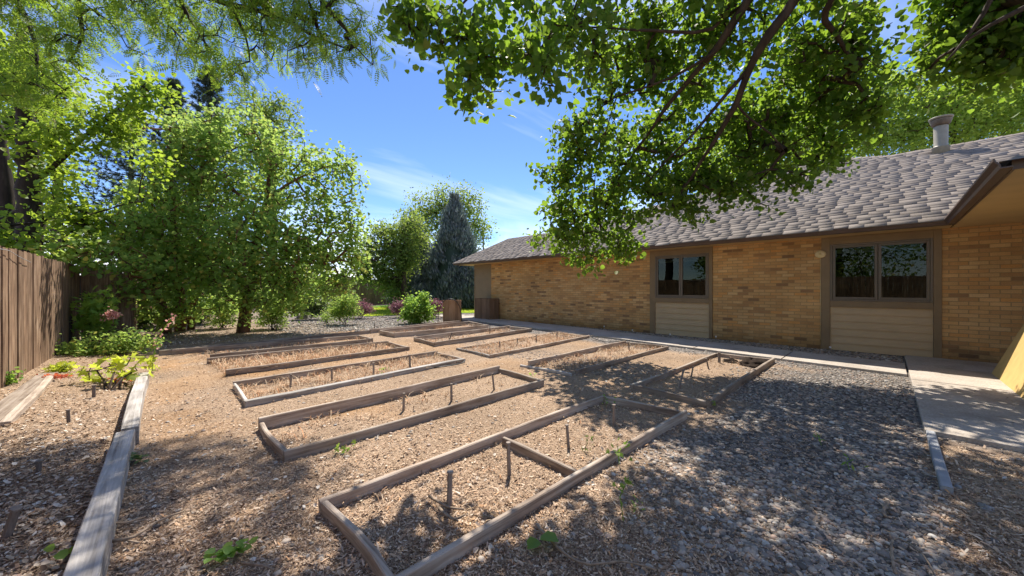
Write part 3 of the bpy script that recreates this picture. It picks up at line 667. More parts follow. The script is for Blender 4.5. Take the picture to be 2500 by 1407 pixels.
# ------------------------------------------------------------------ fences
def fence(name, label, a, b_, h, seed, face=1, group=None, mat='fence', jit=.02, z0=0.02, bw=.14):
    a = Vector((a[0], a[1], 0)); b_ = Vector((b_[0], b_[1], 0)); d = (b_-a); ln = d.length; d.normalize(); nrm = Vector((-d.y, d.x, 0))*face
    root = empty(name, a, label, 'fence', group); rd = random.Random(seed); mb = MB(); s = 0
    while s < ln - .03:
        w = bw*rd.uniform(.9, 1.05); hh = h + rd.uniform(-jit, jit); o = rd.uniform(-.006, .006); th = .018; lean = rd.uniform(-.004, .004); c0 = rd.uniform(-.006, .006)
        e = min(s + w, ln); V = []
        for z in (z0, hh):
            sh_ = lean if z > 1 else 0
            for (ss, oo) in ((s+.002, o), (e-.003, o+c0), (e-.003, o+c0-th), (s+.002, o-th)):
                p = a + d*(ss+sh_) + nrm*oo; V.append((p.x, p.y, z))
        mb.add(V, [(0,1,2,3), (4,7,6,5), (0,4,5,1), (1,5,6,2), (2,6,7,3), (3,7,4,0)]); s = e
    mb.build('boards', M[mat], root)
    for z in (.35, h*.55, h-.25):
        p = a - nrm*.03; q = b_ - nrm*.03; M4 = Matrix.Translation(p) @ Matrix(((d.x, -nrm.x, 0, 0), (d.y, -nrm.y, 0, 0), (0, 0, 1, 0), (0, 0, 0, 1)))
        rl = MB(); rl.box((0, 0, z), (ln, .04, z+.09), M4); rl.build('rail', M[mat], root)
    s = .6
    while s < ln:
        pm = MB(); p = a + d*s - nrm*.075; pm.box((p.x-.045, p.y-.045, -.1), (p.x+.045, p.y+.045, h-.05)); pm.build('post', M[mat], root); s += 2.4
    return root
fence('board_fence', 'weathered brown board fence running along the left edge', (-1.5, -2.5), (-1.5, 13.6), 1.85, 1, face=-1)
fence('board_fence', 'short sunlit board fence section crossing behind the left plants', (-1.48, 13.62), (-.6, 13.62), 1.87, 2, face=-1)
fence('board_fence', 'hidden board fence run stepping back behind the bushy trees', (-.6, 13.66), (-.6, 28.0), 1.87, 3, face=-1)
fence('board_fence', 'dark board fence at the far end of the lawn', (-.6, 28.1), (26, 28.1), 2.06, 4, face=-1, mat='shade_wood')
p = G(167, 853); mb = MB(); mb.box((p.x-.05, p.y-.05, -.05), (p.x+.05, p.y+.05, .72)); tag(mb.build('short_post', M['bark_dark'], None, bevel=.008), 'short dark wooden post standing against the left fence', 'post')
# ------------------------------------------------------------------ raised beds
def board(parent, p, q, hgt, thk, z=0, mat='bed', rd=random, inset=None, tilt=0, name='board', jit=.004):
    p = Vector((p[0], p[1], 0)); q = Vector((q[0], q[1], 0)); ln = (q-p).length; ang = math.atan2(q.y-p.y, q.x-p.x)
    n = max(4, int(ln/.22)); V = []; Fc = []
    bowy = rd.uniform(-.028, .028); bowz = rd.uniform(-.006, .006); ch = min(.006, thk*.2)
    prof = [(-thk/2, 0), (thk/2, 0), (thk/2, hgt-ch), (thk/2-ch, hgt), (-thk/2+ch, hgt), (-thk/2, hgt-ch)]
    k = len(prof); ct, stt = math.cos(tilt), math.sin(tilt)
    for i in range(n+1):
        t = i/n; x = ln*t; by = bowy*math.sin(math.pi*t); bz = bowz*math.sin(2*math.pi*t) + rd.uniform(-1, 1)*jit*.4
        for (y, zz) in prof:
            yy = y*ct - zz*stt; z3 = y*stt + zz*ct
            V.append((x + (rd.uniform(-.004, .004) if i in (0, n) else 0), yy + by + rd.uniform(-1, 1)*jit*.25, z3 + bz + (-.03 if zz == 0 else rd.uniform(-1, 1)*jit*.25)))
    for i in range(n):
        for j in range(k): j2 = (j+1) % k; Fc.append((i*k+j, (i+1)*k+j, (i+1)*k+j2, i*k+j2))
    Fc += [tuple(range(k)), tuple(n*k+j for j in range(k))[::-1]]
    me = bpy.data.meshes.new(name); me.from_pydata(V, [], Fc); me.update(); me.flip_normals()
    o = bpy.data.objects.new(name, me); COL.objects.link(o); me.materials.append(M[mat])
    if parent is not None:
        o.parent = parent; o.matrix_parent_inverse = Matrix.Translation(parent.location).inverted()
    o.location = (p.x, p.y, z); o.rotation_euler = (0, 0, ang); return o
def bed(label, A, B, Cc, D, hf=.10, hn=.10, he=.10, thk=.04, skip='', mats='', seed=0, near_thk=None, zb=0.0, special=None):
    rd = random.Random(seed + 77)
    z = zb + .10
    a, b_, c, d = [G(*q, zb + h_) for q, h_ in zip((A, B, Cc, D), (hf, hf, hn, hn))]
    for v in (a, b_, c, d): v.z = 0
    cen = (a+b_+c+d)/4; root = empty('raised_bed', (cen.x, cen.y, 0), label, 'garden bed', 'timber raised beds in the mulch')
    def off(p, q, dist):
        dd = (q-p).normalized(); nn = Vector((-dd.y, dd.x, 0))
        if nn.dot(cen-(p+q)/2) < 0: nn = -nn
        return p+nn*dist, q+nn*dist
    nt_ = near_thk or thk
    if 'f' not in skip: p, q = off(a, b_, thk/2); board(root, p, q, hf, thk, zb, rd=rd)
    if 'n' not in skip: p, q = off(d, c, nt_/2); board(root, p, q, hn, nt_, zb, mat='grey_wood' if 'n' in mats else 'bed', rd=rd)
    for key, (p, q) in (('l', (a, d)), ('r', (b_, c))):
        if key in skip: continue
        p2, q2 = off(p, q, thk/2); dd = (q-p).normalized(); board(root, p2+dd*(thk+.004), q2-dd*(nt_+.004), he-.004, thk, zb, mat='grey_wood' if key in mats else 'bed', rd=rd)
    return root, (a, b_, c, d)
BEDS = {}
r1, BEDS[1] = bed('large nearest timber bed split by a cross board, running out of the bottom edge', (778,1218), (1470,965), (1678,1003), (956,1424), .062, .066, .062, .036, seed=1)
board(r1, G(1229,1065,.06), G(1412,1149,.06), .056, .034, name='divider')
_, BEDS[2] = bed('long narrow timber bed just behind the nearest one, three stakes inside', (631,1019), (1217,892), (1329,927), (695,1102), .105, .075, .07, .036, seed=2)
_, BEDS[3] = bed('timber bed with a pale grey near board and a kinked right end', (568,931), (1066,856), (1135,876), (599,981), .075, .05, .055, .034, seed=3, near_thk=.085, mats='nl')
_, BEDS[4] = bed('timber bed full of dry weeds with its left end open', (505,874), (948,832), (1000,846), (552,903), .09, .085, .08, .036, seed=4, skip='l')
_, BEDS[5] = bed('dark timber bed lying nearest the bushy trees', (420,853), (877,818), (911,826), (513,866), .09, .09, .09, .036, seed=5, skip='l')
_, BEDS[6] = bed('farthest timber bed of the right row, beside the upright cedar box', (926,806), (1145,784), (1193,793), (963,813), .125, .125, .12, .032, seed=6)
_, BEDS[7] = bed('second farthest timber bed of the right row, with sparse pale weeds', (1010,823), (1243,795), (1299,801), (1061,836), .10, .10, .09, .032, seed=7)
_, BEDS[8] = bed('shallow sunken bed of orange dry weeds with a row of four stakes', (1113,850), (1355,811), (1440,819), (1198,866), .03, .055, .04, .036, seed=8, mats='l')
_, BEDS[9] = bed('half shaded timber bed whose left board has come loose', (1289,881), (1525,832), (1633,845), (1408,904), .09, .065, .07, .036, seed=9, skip='l')
r9 = bpy.data.objects['raised_bed.008'] if 'raised_bed.008' in bpy.data.objects else _
board(_, G(1271,891,.03), G(1395,913,.03), .035, .035, name='loose_board', mat='grey_wood')
r10, BEDS[10] = bed('shaded timber bed holding a clump of dark soil, nearest the path', (1537,938), (1744,862), (1892,874), (1735,979), .05, .075, .06, .044, seed=10)
# long edging boards behind the beds
o = board(None, G(388,856,.09), G(903,806,.09), .09, .04, name='edging_board'); tag(o, 'long low edging board behind the left row of beds', 'edging board', 'edging boards behind the beds')
o = board(None, G(905,803.5,.12), G(1121,783,.12), .12, .04, name='edging_board'); tag(o, 'edging board ending at the upright cedar box', 'edging board', 'edging boards behind the beds')
# left timbers
def timber(label, p, q, w, h, seed, z=0, mat='grey_wood'):
    o = board(None, p, q, h, w, z, mat=mat, rd=random.Random(seed), name='landscape_timber', jit=.010); return tag(o, label, 'timber', 'landscape timbers on the left')
TB = G(210, 1395, .12)
timber('thick cracked grey landscape timber running off the bottom edge', (TB.x-.01, .6), G(306, 1052, .12), .112, .12, 5)
timber('sunbleached shorter timber laid at the far end of the thick one', G(317, 1040, .15), G(351, 913, .12), .105, .135, 6)
timber('flat weathered plank lying along the foot of the left fence', (-1.22, 5.5), G(118, 913, .05), .19, .05, 7, .02, 'bed')
timber('narrow plank beside the flat one near the left fence', (-1.06, 5.6), G(122, 926, .04), .07, .09, 8, .0, 'bed')
o = board(None, G(2266,1030,.02), G(2312,1192,.02), .035, .055, -.005, mat='grey_wood', name='edging_board'); tag(o, 'grey edging strip half buried in pebbles beside the patio slab', 'edging board')
o.data.materials[0] = M['edging']
# ------------------------------------------------------------------ stakes
def stake(px, top, bot, label, r=.014, dx_=0, mat='stake', kind=0):
    b_ = G(px, bot); dist = (b_.xy.dot(Vector(FW))); hgt = (bot-top)/F*dist; hgt = max(hgt, .06)
    t = b_ + Vector((RT[0], RT[1], 0))*(dx_/F*dist) + Vector((0, 0, hgt))
    root = empty('stake', b_, label, 'stake', 'short stakes marking the beds')
    mb = MB(); d = (t-b_); mb.tube([b_-d*.2, b_+d*.4, b_+d*.93], [r*1.05, r, r*.95], 6); mb.build('shaft', M[mat], root)
    mb = MB(); mb.tube([b_+d*.93, b_+d*.95, t], [r*.95, r*1.35, r*1.25], 6); mb.build('head', M[mat], root)
SK = [(1097,1150,1235,'stake by the forked twig in the nearest bed',.016,2), (1243,1080,1156,'stake in the nearest bed just left of its cross board',.014,-2),
 (1388,1037,1092,'stake in the nearest bed just right of its cross board',.013,-4), (1499,988,1037,'rightmost stake of the nearest bed',.014,0),
 (985,960,1000,'left stake of three in the long narrow bed',.013,1), (1102,937,976,'middle stake of three in the long narrow bed',.014,0), (1206,912,950,'right stake of three in the long narrow bed, bent at its foot',.012,-4),
 (709,914,947,'leftmost stake in the bed with the pale grey board',.013,2), (810,900,928,'second stake from the left in the bed with the pale grey board',.013,0), (912,886,916,'third stake from the left in the bed with the pale grey board',.015,0), (1001,866,902,'tallest and rightmost stake in the bed with the pale grey board',.016,-1),
 (918,838,854,'small stake in the weedy open ended bed',.014,0), (691,833,847,'stake in the dark bed nearest the bushy trees',.014,0),
 (1220,834,849,'leftmost stake in the orange weedy sunken bed',.016,0), (1263,826,840,'second stake from the left in the orange weedy sunken bed',.015,0), (1309,818,834,'third stake from the left in the orange weedy sunken bed',.015,0), (1360,811,827,'rightmost stake in the orange weedy sunken bed',.016,0),
 (1536,835,854,'single stake in the half shaded bed with the loose board',.018,-2), (1196,795,813,'stake at the right end of the second farthest bed',.014,0), (1098,812,828,'slanting stake at the left part of the second farthest bed',.014,6),
 (1756,860,885,'dark stake by the soil clump in the shaded bed near the path',.024,0), (1729,875,897,'thin grey stake left of the soil clump in the shaded bed',.012,-5), (1688,896,918,'thin leaning stake in the middle of the shaded bed',.011,4), (1659,903,942,'long leaning grey stake at the left of the shaded bed',.014,10),
 (915,790,802,'tiny stake behind the edging board on the left side',.014,0), (988,787,797,'tiny stake behind the edging board by the fresh green bush',.014,0),
 (168,1000,1040,'rusty stake in the strip between fence and grey timber, beside the break',.014,-2), (93,1124,1166,'greenish stake in the shaded planting strip at the left',.015,3), (8,1240,1335,'thick leaning stake at the left edge of the picture',.018,32), (229,940,977,'dark stake in front of the lime green plant',.017,0)]
for s in SK: stake(*s[:4], r=s[4], dx_=s[5])
for k, (px, top, bot) in enumerate([(1247,770,776), (1300,774,781), (1410,785,793), (1475,794,801), (1544,803,811), (1636,811,822), (1748,815,828), (1856,822,834), (2027,836,856)]):
    b_ = G(px, bot+3); root = empty('sprinkler', b_, ['tiny riser beside the wooden box by the wall', 'far riser in the wall gravel right of the wooden box', 'riser in the wall gravel below the middle of the far brick wall', 'riser in the wall gravel, third before the far window', 'riser in the wall gravel just before the far window', 'riser in the gravel under the far window', 'riser in the gravel just right of the far window', 'riser in the gravel between the two windows', 'pink headed riser at the left foot of the near window siding'][k], 'sprinkler', 'sprinkler risers along the wall gravel')
    mb = MB(); mb.tube([(b_.x, b_.y, -.02), (b_.x, b_.y, .075)], .012, 8); mb.build('riser', M['stake'], root)
    mb = MB(); mb.tube([(b_.x, b_.y, .075), (b_.x, b_.y, .082), (b_.x, b_.y, .11)], [.012, .02, .018], 8); mb.build('nozzle', M['white'], root)
# ------------------------------------------------------------------ wood boxes, hose
def crate(name, label, cx_, cy_, rz_, w, d, h, mat, taper=0):
    root = empty(name, (cx_, cy_, 0), label, 'wooden box', None, rz_); M4 = Matrix.Translation((cx_, cy_, 0)) @ Matrix.Rotation(rz_, 4, 'Z'); nb = int(w/.115)
    for (side, ox, oy, wx, wy) in (('front_panel', 0, -d/2, w, .02), ('back_panel', 0, d/2, w, .02), ('side_panel', -w/2, 0, .02, d-.05), ('side_panel', w/2, 0, .02, d-.05)):
        mb = MB(); n = nb if wx > wy else max(2, int(d/.115)); L_ = max(wx, wy)
        for k in range(n):
            a = -L_/2 + L_*k/n + .002; b_ = -L_/2 + L_*(k+1)/n - .002; hh = h + random.uniform(-.004, .004)
            if wx > wy: mb.box((ox+a, oy-.01, 0), (ox+b_, oy+.01, hh), M4)
            else: mb.box((ox-.01, oy+a, 0), (ox+.01, oy+b_, hh), M4)
        mb.build(side, M[mat], root)
    mb = MB(); mb.box((-w/2+.012, -d/2+.012, h-.03), (w/2-.012, d/2-.012, h-.008), M4); mb.build('lid', M[mat], root)
    return root
q = G(1106, 787); crate('cedar_box', 'upright weathered cedar box with a hose looped over it', q.x+.1, q.y+.2, -YAW+R(8), .70, .36, .86, 'box_wood')
hb = MB(); pts = []
for k in range(25):
    a = math.pi*k/24; c_ = Vector((q.x+.1, q.y+.2, 0)) + Vector((RT[0], RT[1], 0))*(-.05 - .46*math.cos(a)) + Vector((-FW[0], -FW[1], 0))*.24
    pts.append((c_.x, c_.y, .02 + .9*math.sin(a)**.75))
hb.tube(pts, .013, 8); tag(hb.build('garden_hose', M['black'], None, True), 'thin black hose arching over the cedar box', 'hose')
crate('wooden_box', 'shaded brown wooden box standing against the house wall', WV-.33, (wallu(1183, WV)+wallu(1215, WV))/2-.1, R(90), 1.0, .5, .90, 'shade_wood')
hb = MB(); pts = [G(1441,821,.06), G(1456,829,.02), G(1475,834,.015), G(1500,835,.012), G(1515,833,.012), G(1530,831,.03)]
sl = smoothline([(p, .009) for p in pts], 0); hb.tube([p for p, r in sl], .010, 6); tag(hb.build('drip_tube', M['black'], None, True), 'black drip tube snaking on the gravel between two beds', 'tube')
hb = MB(); pts = [G(1136,879,.05), G(1128,887,.015), G(1100,893,.012), G(1060,898,.012)]
sl = smoothline([(p, .009) for p in pts], 0); hb.tube([p for p, r in sl], .009, 6); tag(hb.build('drip_tube', M['black'], None, True), 'short dark tube on the mulch under the pale grey board end', 'tube')
wp = []
for px, py in ((-60, 588), (0, 608), (22, 612), (45, 626), (75, 641)):
    t = (px-CX)/F; Y = -1.465/(FW[0]+RT[0]*t); wp.append((P(px, py, Y), .004))
sl = smoothline(wp, 0); hb = MB(); hb.tube([p for p, r in sl], .004, 5); tag(hb.build('fence_wire', M['edging'], None, True), 'thin pale wire sagging across the top of the left fence', 'wire')
# ------------------------------------------------------------------ neighbours, pole
def low_house(name, label, c, w, d, hw, hr, wallm, roofm, rz_=0):
    root = empty(name, c, label, 'house', None, rz_); M4 = Matrix.Translation(c) @ Matrix.Rotation(rz_, 4, 'Z')
    mb = MB(); mb.box((-w/2, -d/2, 0), (w/2, d/2, hw), M4); mb.build('wall', M[wallm], root)
    mb = MB(); e = .5; V = [(-w/2-e, -d/2-e, hw), (w/2+e, -d/2-e, hw), (w/2+e, d/2+e, hw), (-w/2-e, d/2+e, hw), (-w/2-e, 0, hr), (w/2+e, 0, hr)]
    mb.add([tuple(M4 @ Vector(v)) for v in V], [(0,1,5,4), (2,3,4,5), (0,4,3), (1,2,5), (0,3,2,1)]); mb.build('roof', M[roofm], root)
    for k in range(3):
        mb = MB(); mb.box((-w/3+k*w/3-.5, -d/2-.03, 1), (-w/3+k*w/3+.5, -d/2-.002, 2), M4); mb.build('window', M['dark_int'], root)
low_house('neighbour_house', 'pale roofed house just beyond the far end fence', (5, 38, 0), 16, 8, 2.4, 3.3, 'tan_siding', 'roofwhite')
low_house('neighbour_house', 'white roofed low house behind the fence corner at the left', (-4.5, 21, 0), 7, 5, 1.75, 2.15, 'tan_siding', 'roofwhite')
pp = P(1180, 700, 62); root = empty('utility_pole', (pp.x, pp.y, 0), 'distant utility pole with crossarm above the roof corner', 'utility pole')
zt = H + (HY-555)/F*62
mb = MB(); mb.tube([(pp.x, pp.y, -.2), (pp.x, pp.y, zt)], [.17, .12], 8); mb.build('pole', M['pole'], root)
mb = MB(); a = Vector((RT[0], RT[1], 0)); c0 = Vector((pp.x, pp.y, zt-1.9)); M4 = Matrix.Translation(c0) @ Matrix.Rotation(-YAW, 4, 'Z'); mb.box((-1.4, -.08, -.09), (1.4, .08, .09), M4)
for s in (-1.25, -.5, .5, 1.25): mb.box((s-.06, -.06, .09), (s+.06, .06, .35), M4)
mb.build('crossarm', M['pole'], root)
# ------------------------------------------------------------------ trees
TR = (5.25, .75)
def cp(l): return [(C(*p), r) for p, r in l]
def pl(l): return [(P(a, b_, d), r) for a, b_, d, r in l]
Tb = C(5.25, .75, -.1)
t0 = [(Tb, .34), (C(5.2, .85, 1.5), .27), (C(5.1, 1.1, 3.2), .24), (C(4.8, 1.9, 4.6), .20), (C(4.5, 2.6, 5.4), .17)]
limbs = [
 [(C(4.8, 1.9, 4.6), .13)] + pl([(2010,-130,4.3,0.0840), (1945,-10,4.6,0.0704), (1880,80,4.8,0.0624), (1830,165,5.1,0.0528), (1800,250,5.4,0.0432), (1745,340,5.8,0.0304), (1690,430,6.2,0.0208), (1640,500,6.6,0.0112)]),
 [(C(4.6, 2.4, 5.2), .10)] + pl([(1900,-100,4.6,0.0656), (1820,10,4.9,0.0600), (1755,110,5.2,0.0512), (1690,185,5.6,0.0400), (1625,265,6.0,0.0320), (1585,325,6.3,0.0240), (1530,400,6.7,0.0160), (1480,500,7.1,0.0080)]),
 pl([(1740,130,5.25,0.0280), (1640,190,5.6,0.0208), (1540,225,5.9,0.0160), (1480,250,6.2,0.0112), (1440,300,6.4,0.0072)]),
 pl([(1835,160,5.1,0.0320), (1770,235,5.4,0.0264), (1690,330,5.8,0.0208), (1620,400,6.3,0.0160), (1570,460,6.7,0.0080)]),
 pl([(1800,255,5.4,0.0200), (1830,290,5.5,0.0168), (1880,325,5.6,0.0136), (1915,370,5.8,0.0080)]),
 [(C(4.8, 1.9, 4.6), .09)] + pl([(2100,-120,4.2,0.0560), (2030,0,4.5,0.0440), (2015,50,4.7,0.0360), (2045,90,4.9,0.0280), (2090,170,5.1,0.0160)]),
 [(C(4.6, 2.4, 5.2), .08)] + pl([(1850,-60,4.8,0.0480), (1740,70,5.1,0.0280), (1600,75,5.1,0.0192), (1500,70,4.9,0.0128), (1330,60,4.2,0.0080)]),
 [(C(4.6, 2.4, 5.2), .08)] + pl([(1700,-160,4.6,0.0480), (1450,-120,4.3,0.0320), (1250,-70,4.1,0.0208), (1130,10,4.0,0.0120), (1120,160,4.1,0.0072)]),
 [(C(4.8, 1.9, 4.6), .08)] + pl([(2500,-160,3.8,0.0480), (2430,-20,4.0,0.0280), (2370,80,4.1,0.0176), (2310,150,4.2,0.0080)]),
]
blR = [(1010, 25, 62, 4.0), (1000, 75, 30, 4.0), (1100, 50, 85, 4.0), (1140, 140, 65, 4.08), (1150, 220, 52, 4.12), (1100, 225, 26, 4.12), (1215, 245, 24, 4.12), (1205, 110, 75, 4.0), (1290, 50, 95, 4.08), (1310, 150, 50, 4.04), (1330, 205, 24, 4.04), (1400, 60, 100, 4.65), (1450, 150, 60, 5.15), (1530, 100, 82.8, 6.05), (1430, 205, 26, 4.99), (1500, 210, 55.2, 6.35), (1640, 60, 92.0, 5.95), (1580, 170, 73.6, 6.25), (1700, 150, 87.4, 6.05), (1800, 70, 92.0, 5.65), (1900, 120, 92.0, 5.65), (2000, 80, 92.0, 5.65), (2080, 80, 75, 5), (2120, 170, 45, 5.2), (2060, 210, 87.4, 6.05), (1950, 240, 92.0, 6.25), (1850, 260, 82.8, 6.45), (1750, 270, 82.8, 6.65), (1650, 280, 69.0, 6.65), (1450, 330, 85, 6.4), (1385, 340, 50, 6.4), (1360, 430, 50, 6.8), (1460, 430, 85, 6.6), (1560, 370, 82.8, 7.05), (1660, 390, 87.4, 7.05), (1760, 390, 82.8, 6.85), (1860, 360, 82.8, 6.65), (1960, 350, 82.8, 6.65), (2050, 310, 69.0, 6.45), (2110, 280, 55, 5.7), (1380, 530, 62, 7.2), (1325, 590, 34, 7.4), (1395, 600, 55, 7.4), (1440, 640, 36, 7.5), (1480, 550, 75, 7.3), (1525, 600, 45, 7.4), (1560, 490, 75, 7), (1640, 480, 62, 6.8), (1740, 460, 55, 6.6), (1835, 450, 50, 6.2), (1855, 510, 30, 6.2), (1960, 440, 45, 6), (1985, 470, 24, 6), (2040, 390, 38.6, 6.65), (1700, 515, 25, 6.7), (1300, 410, 0.1, 7), (1200, -80, 88.0, 3.85), (1500, -90, 104.0, 5), (1750, -90, 104.0, 4.8), (2000, -80, 104.0, 4.6), (2250, -170, 88.0, 4.4), (1400, -130, 80, 5.9), (1540, -140, 90, 5.7), (1680, -140, 90, 5.5), (1850, -150, 100, 5.3)]
make_tree('shade_tree', 'large leafy tree whose drooping limbs hang into the top of the picture', 'tree', Tb, [t0], limbs, blR, 1820, 17, .092, OVAL, 'leaf_big', 'bark', .115, 'garden trees', .0045, up=.35, spread=.9, hang=.5, seed=3)
# right-hand nearer branch: another tree just outside the frame
Tb2 = C(6.9, 2.2, -.1)
blR2 = [(2310,40,60,4.9),(2400,50,100,4.7),(2350,130,62,4.8),(2450,140,85,4.7),(2275,150,36,4.8),(2250,185,24,4.8),(2520,60,120,4.5),(2500,-60,130,4.6),(2350,-80,80,4.6),(2560,180,60,4.6)]
make_tree('shade_tree', 'darker tree reaching in from the upper right corner', 'tree', C(5.9, .2, -.1), [[(C(5.9, .2, -.1), .2), (C(5.8, .6, 2.5), .17), (C(5.8, 1.6, 4.2), .13)]],
  [[(C(5.8, 1.6, 4.2), .10)] + pl([(2640,-60,3.6,.05), (2520,10,3.9,.03), (2420,60,4,.02), (2330,120,4.2,.01)])], blR2, 330, 19, .088, OVAL, 'leaf_big', 'bark', .15, 'garden trees', .0045, up=.3, spread=.9, hang=.4, seed=9)
# locust
blL = [(40,60,90,6),(150,50,95,6),(260,40,80,5.8),(370,50,85,5.8),(480,50,90,5.8),(590,60,95,5.6),(690,60,95,5.6),(780,70,90,5.5),(850,60,70,5.5),(890,110,38,5.5),(895,150,22,5.5),(760,135,45,5.5),(690,150,36,5.5),(600,150,50,5.6),
 (500,130,45,5.6),(430,140,26,5.7),(100,150,70,5.6),(60,230,60,5.5),(140,200,50,5.5),(170,120,50,5.6),(590,210,30,5.6),(560,180,30,5.6),(300,-80,130,5.6),(550,-80,130,5.5),(780,-60,110,5.4),(0,-50,140,6),(950,-120,80,5.6),(1080,-170,90,5.9),(620,-190,130,5.4),(820,-190,120,5.4),(350,-200,130,5.5),(1030,-120,62,8.2),(960,-110,70,8.0),(1100,-130,60,8.0),(880,-130,80,7.6)]
make_tree('locust_tree', 'feathery locust tree arching over the top left of the yard', 'tree', C(-9.6, 4.8, -.1), [[(C(-9.6, 4.8, -.1), .3), (C(-9.2, 4.9, 3), .24), (C(-8.4, 5.2, 6), .17)]],
  [[(C(-9.2, 4.9, 4), .12)] + pl([(0,-60,6,.09), (200,-70,5.8,.07), (400,-40,5.7,.055), (560,10,5.6,.042), (680,40,5.6,.032), (770,90,5.5,.02), (850,120,5.5,.01)]),
   pl([(180,-90,5.8,.05), (195,40,5.8,.03), (200,90,5.8,.022), (170,150,5.7,.01)]), pl([(420,-40,5.7,.04), (470,60,5.7,.02), (520,130,5.6,.01)]),
   pl([(0,-60,6,.05), (80,80,5.8,.03), (90,200,5.6,.01)]), pl([(560,10,5.6,.03), (600,90,5.6,.016), (610,150,5.6,.008)])],
  blL, 1180, 6, .235, FROND, 'leaf_locust', 'bark_dark', .12, 'garden trees', .0035, up=.5, spread=.55, hang=.9, seed=4)
# dark trunked tree beyond the left fence
tb = P(72, 640, 8.2); tb.z = -.1
blA = [(20,270,80,9.5),(150,330,50,8),(0,400,70,9.6),(10,330,30,7.6),(190,320,62,8),(265,290,50,8.4),(330,240,50,8.4),(390,220,40,8.6),(140,420,50,8.4),(50,510,70,9.6),(160,520,55,8),(140,470,30,7.6),(230,540,45,8.6),(120,600,40,7.4),(190,610,36,8),(-30,560,70,7),(300,320,34,8.6),(80,200,60,8),(0,150,80,8),(372,405,26,8.2),(325,490,26,8.4)]
t2 = P(12, 640, 8.6); t2.z = -.1
make_tree('shade_tree', 'leafy tree with dark twin trunks behind the left fence', 'tree', tb, [[(tb, .24), (P(72,500,8.2), .20), (P(62,330,8.2), .155), (P(52,180,8.2), .12), (P(60,60,8.2), .08)], [(t2, .17), (P(14,480,8.6), .13), (P(-8,300,8.6), .10)]],
  [pl([(85,440,8.2,.07), (150,390,8.3,.05), (210,330,8.4,.04), (280,270,8.5,.028), (350,215,8.6,.012)]), pl([(60,330,8.2,.06), (120,300,8.2,.03), (180,290,8.1,.012)]), pl([(75,520,8.2,.06), (160,540,8.3,.03), (240,560,8.5,.012)])],
  blA, 430, 27, .095, OVAL, 'leaf_left', 'bark_dark', .17, 'garden trees', .005, up=.7, spread=.8, hang=.2, seed=6)
# two bushy trees
def bs(l, d): return [(a, b_, r, d + dd) for a, b_, r, dd in l]
blM = bs([(500,330,60,.4),(560,330,70,0),(640,330,55,0),(700,380,70,0),(770,390,45,0),(830,385,26,0),(855,430,30,0),(800,460,65,0),(845,520,50,0),(875,600,35,0),(820,580,75,0),(865,655,34,0),(835,705,36,0),(775,660,75,-.3),
  (720,540,95,-.3),(620,470,100,0),(530,440,85,0),(700,640,90,-.6),(620,600,95,-1),(540,560,80,-.7),(640,700,75,-.9),(560,690,70,-.9),(730,730,45,-.4),(500,640,70,-.5),(620,760,32,-.6),(520,750,35,-.6)], 11.3)
b_ = G(594, 811)
make_tree('bushy_tree', 'broad bushy tree with the reddish trunk in the middle of the left group', 'tree', b_, [[(b_-Vector((0,0,.1)), .19), (P(600,760,10.9), .145), (P(612,690,10.9), .13), (P(625,600,11), .11), (P(650,500,11.1), .08), (P(660,400,11.2), .04)]],
  [pl([(625,600,11,.07), (690,570,11,.06), (760,600,11,.04), (820,650,11,.02)]), pl([(640,540,11,.06), (560,450,11.2,.04), (500,370,11.4,.015)]), pl([(655,480,11.1,.05), (740,430,11.2,.03), (820,400,11.3,.012)]), pl([(612,690,10.9,.05), (540,640,10.8,.03), (480,620,10.8,.012)])],
  blM, 1420, 15, .104, OVAL, 'leaf_bush', 'bark_red', .16, 'garden trees', .006, up=.8, spread=.75, hang=.15, seed=12)
blM2 = bs([(425,310,34,0),(480,350,50,0),(430,400,55,0),(370,480,45,0),(430,490,80,0),(310,520,36,-.3),(420,570,90,-.3),(340,575,65,-.8),(265,575,46,-1.6),(215,610,38,-2.6),(160,625,30,-3),(110,605,18,-3.4),(300,640,46,-2),(370,660,60,-.8),(335,700,40,-1.6),(440,680,70,-.3),(400,750,45,-.2),(340,740,32,-.2),(460,760,38,0),(300,320,40,.4)], 10.6)
b_ = G(440, 806); b2 = G(408, 812); b3 = G(465, 803)
make_tree('bushy_tree', 'multi stemmed bushy tree leaning over the fence corner', 'tree', b_, [[(b_-Vector((0,0,.1)), .15), (P(442,740,10.7), .11), (P(430,620,10.7), .09), (P(420,480,10.7), .06), (P(415,380,10.8), .03)], [(b2-Vector((0,0,.1)), .13), (P(395,740,10.3), .09), (P(340,640,10.3), .06), (P(270,560,10.3), .03)], [(b3-Vector((0,0,.1)), .11), (P(475,720,10.9), .07), (P(490,600,10.9), .05), (P(480,450,10.9), .02)]],
  [], blM2, 820, 14, .104, OVAL, 'leaf_bush', 'bark_red', .16, 'garden trees', .006, up=.8, spread=.75, hang=.15, seed=13)
b_ = P(665, 760, 17); b_.z = 0
make_tree('tall_tree', 'taller tree peeking out above the bushy trees', 'tree', b_, [[(b_-Vector((0,0,.1)), .25), (P(665,500,17), .18), (P(665,330,17), .08)]], [], [(650,300,36,17),(660,270,24,17),(690,250,22,17),(718,272,16,17),(700,320,36,17),(600,270,30,17),(612,225,20,17),(650,400,70,17)], 170, 34, .13, RHOMB, 'leaf_far', 'bark', .22, 'trees beyond the fences', .008, seed=14)
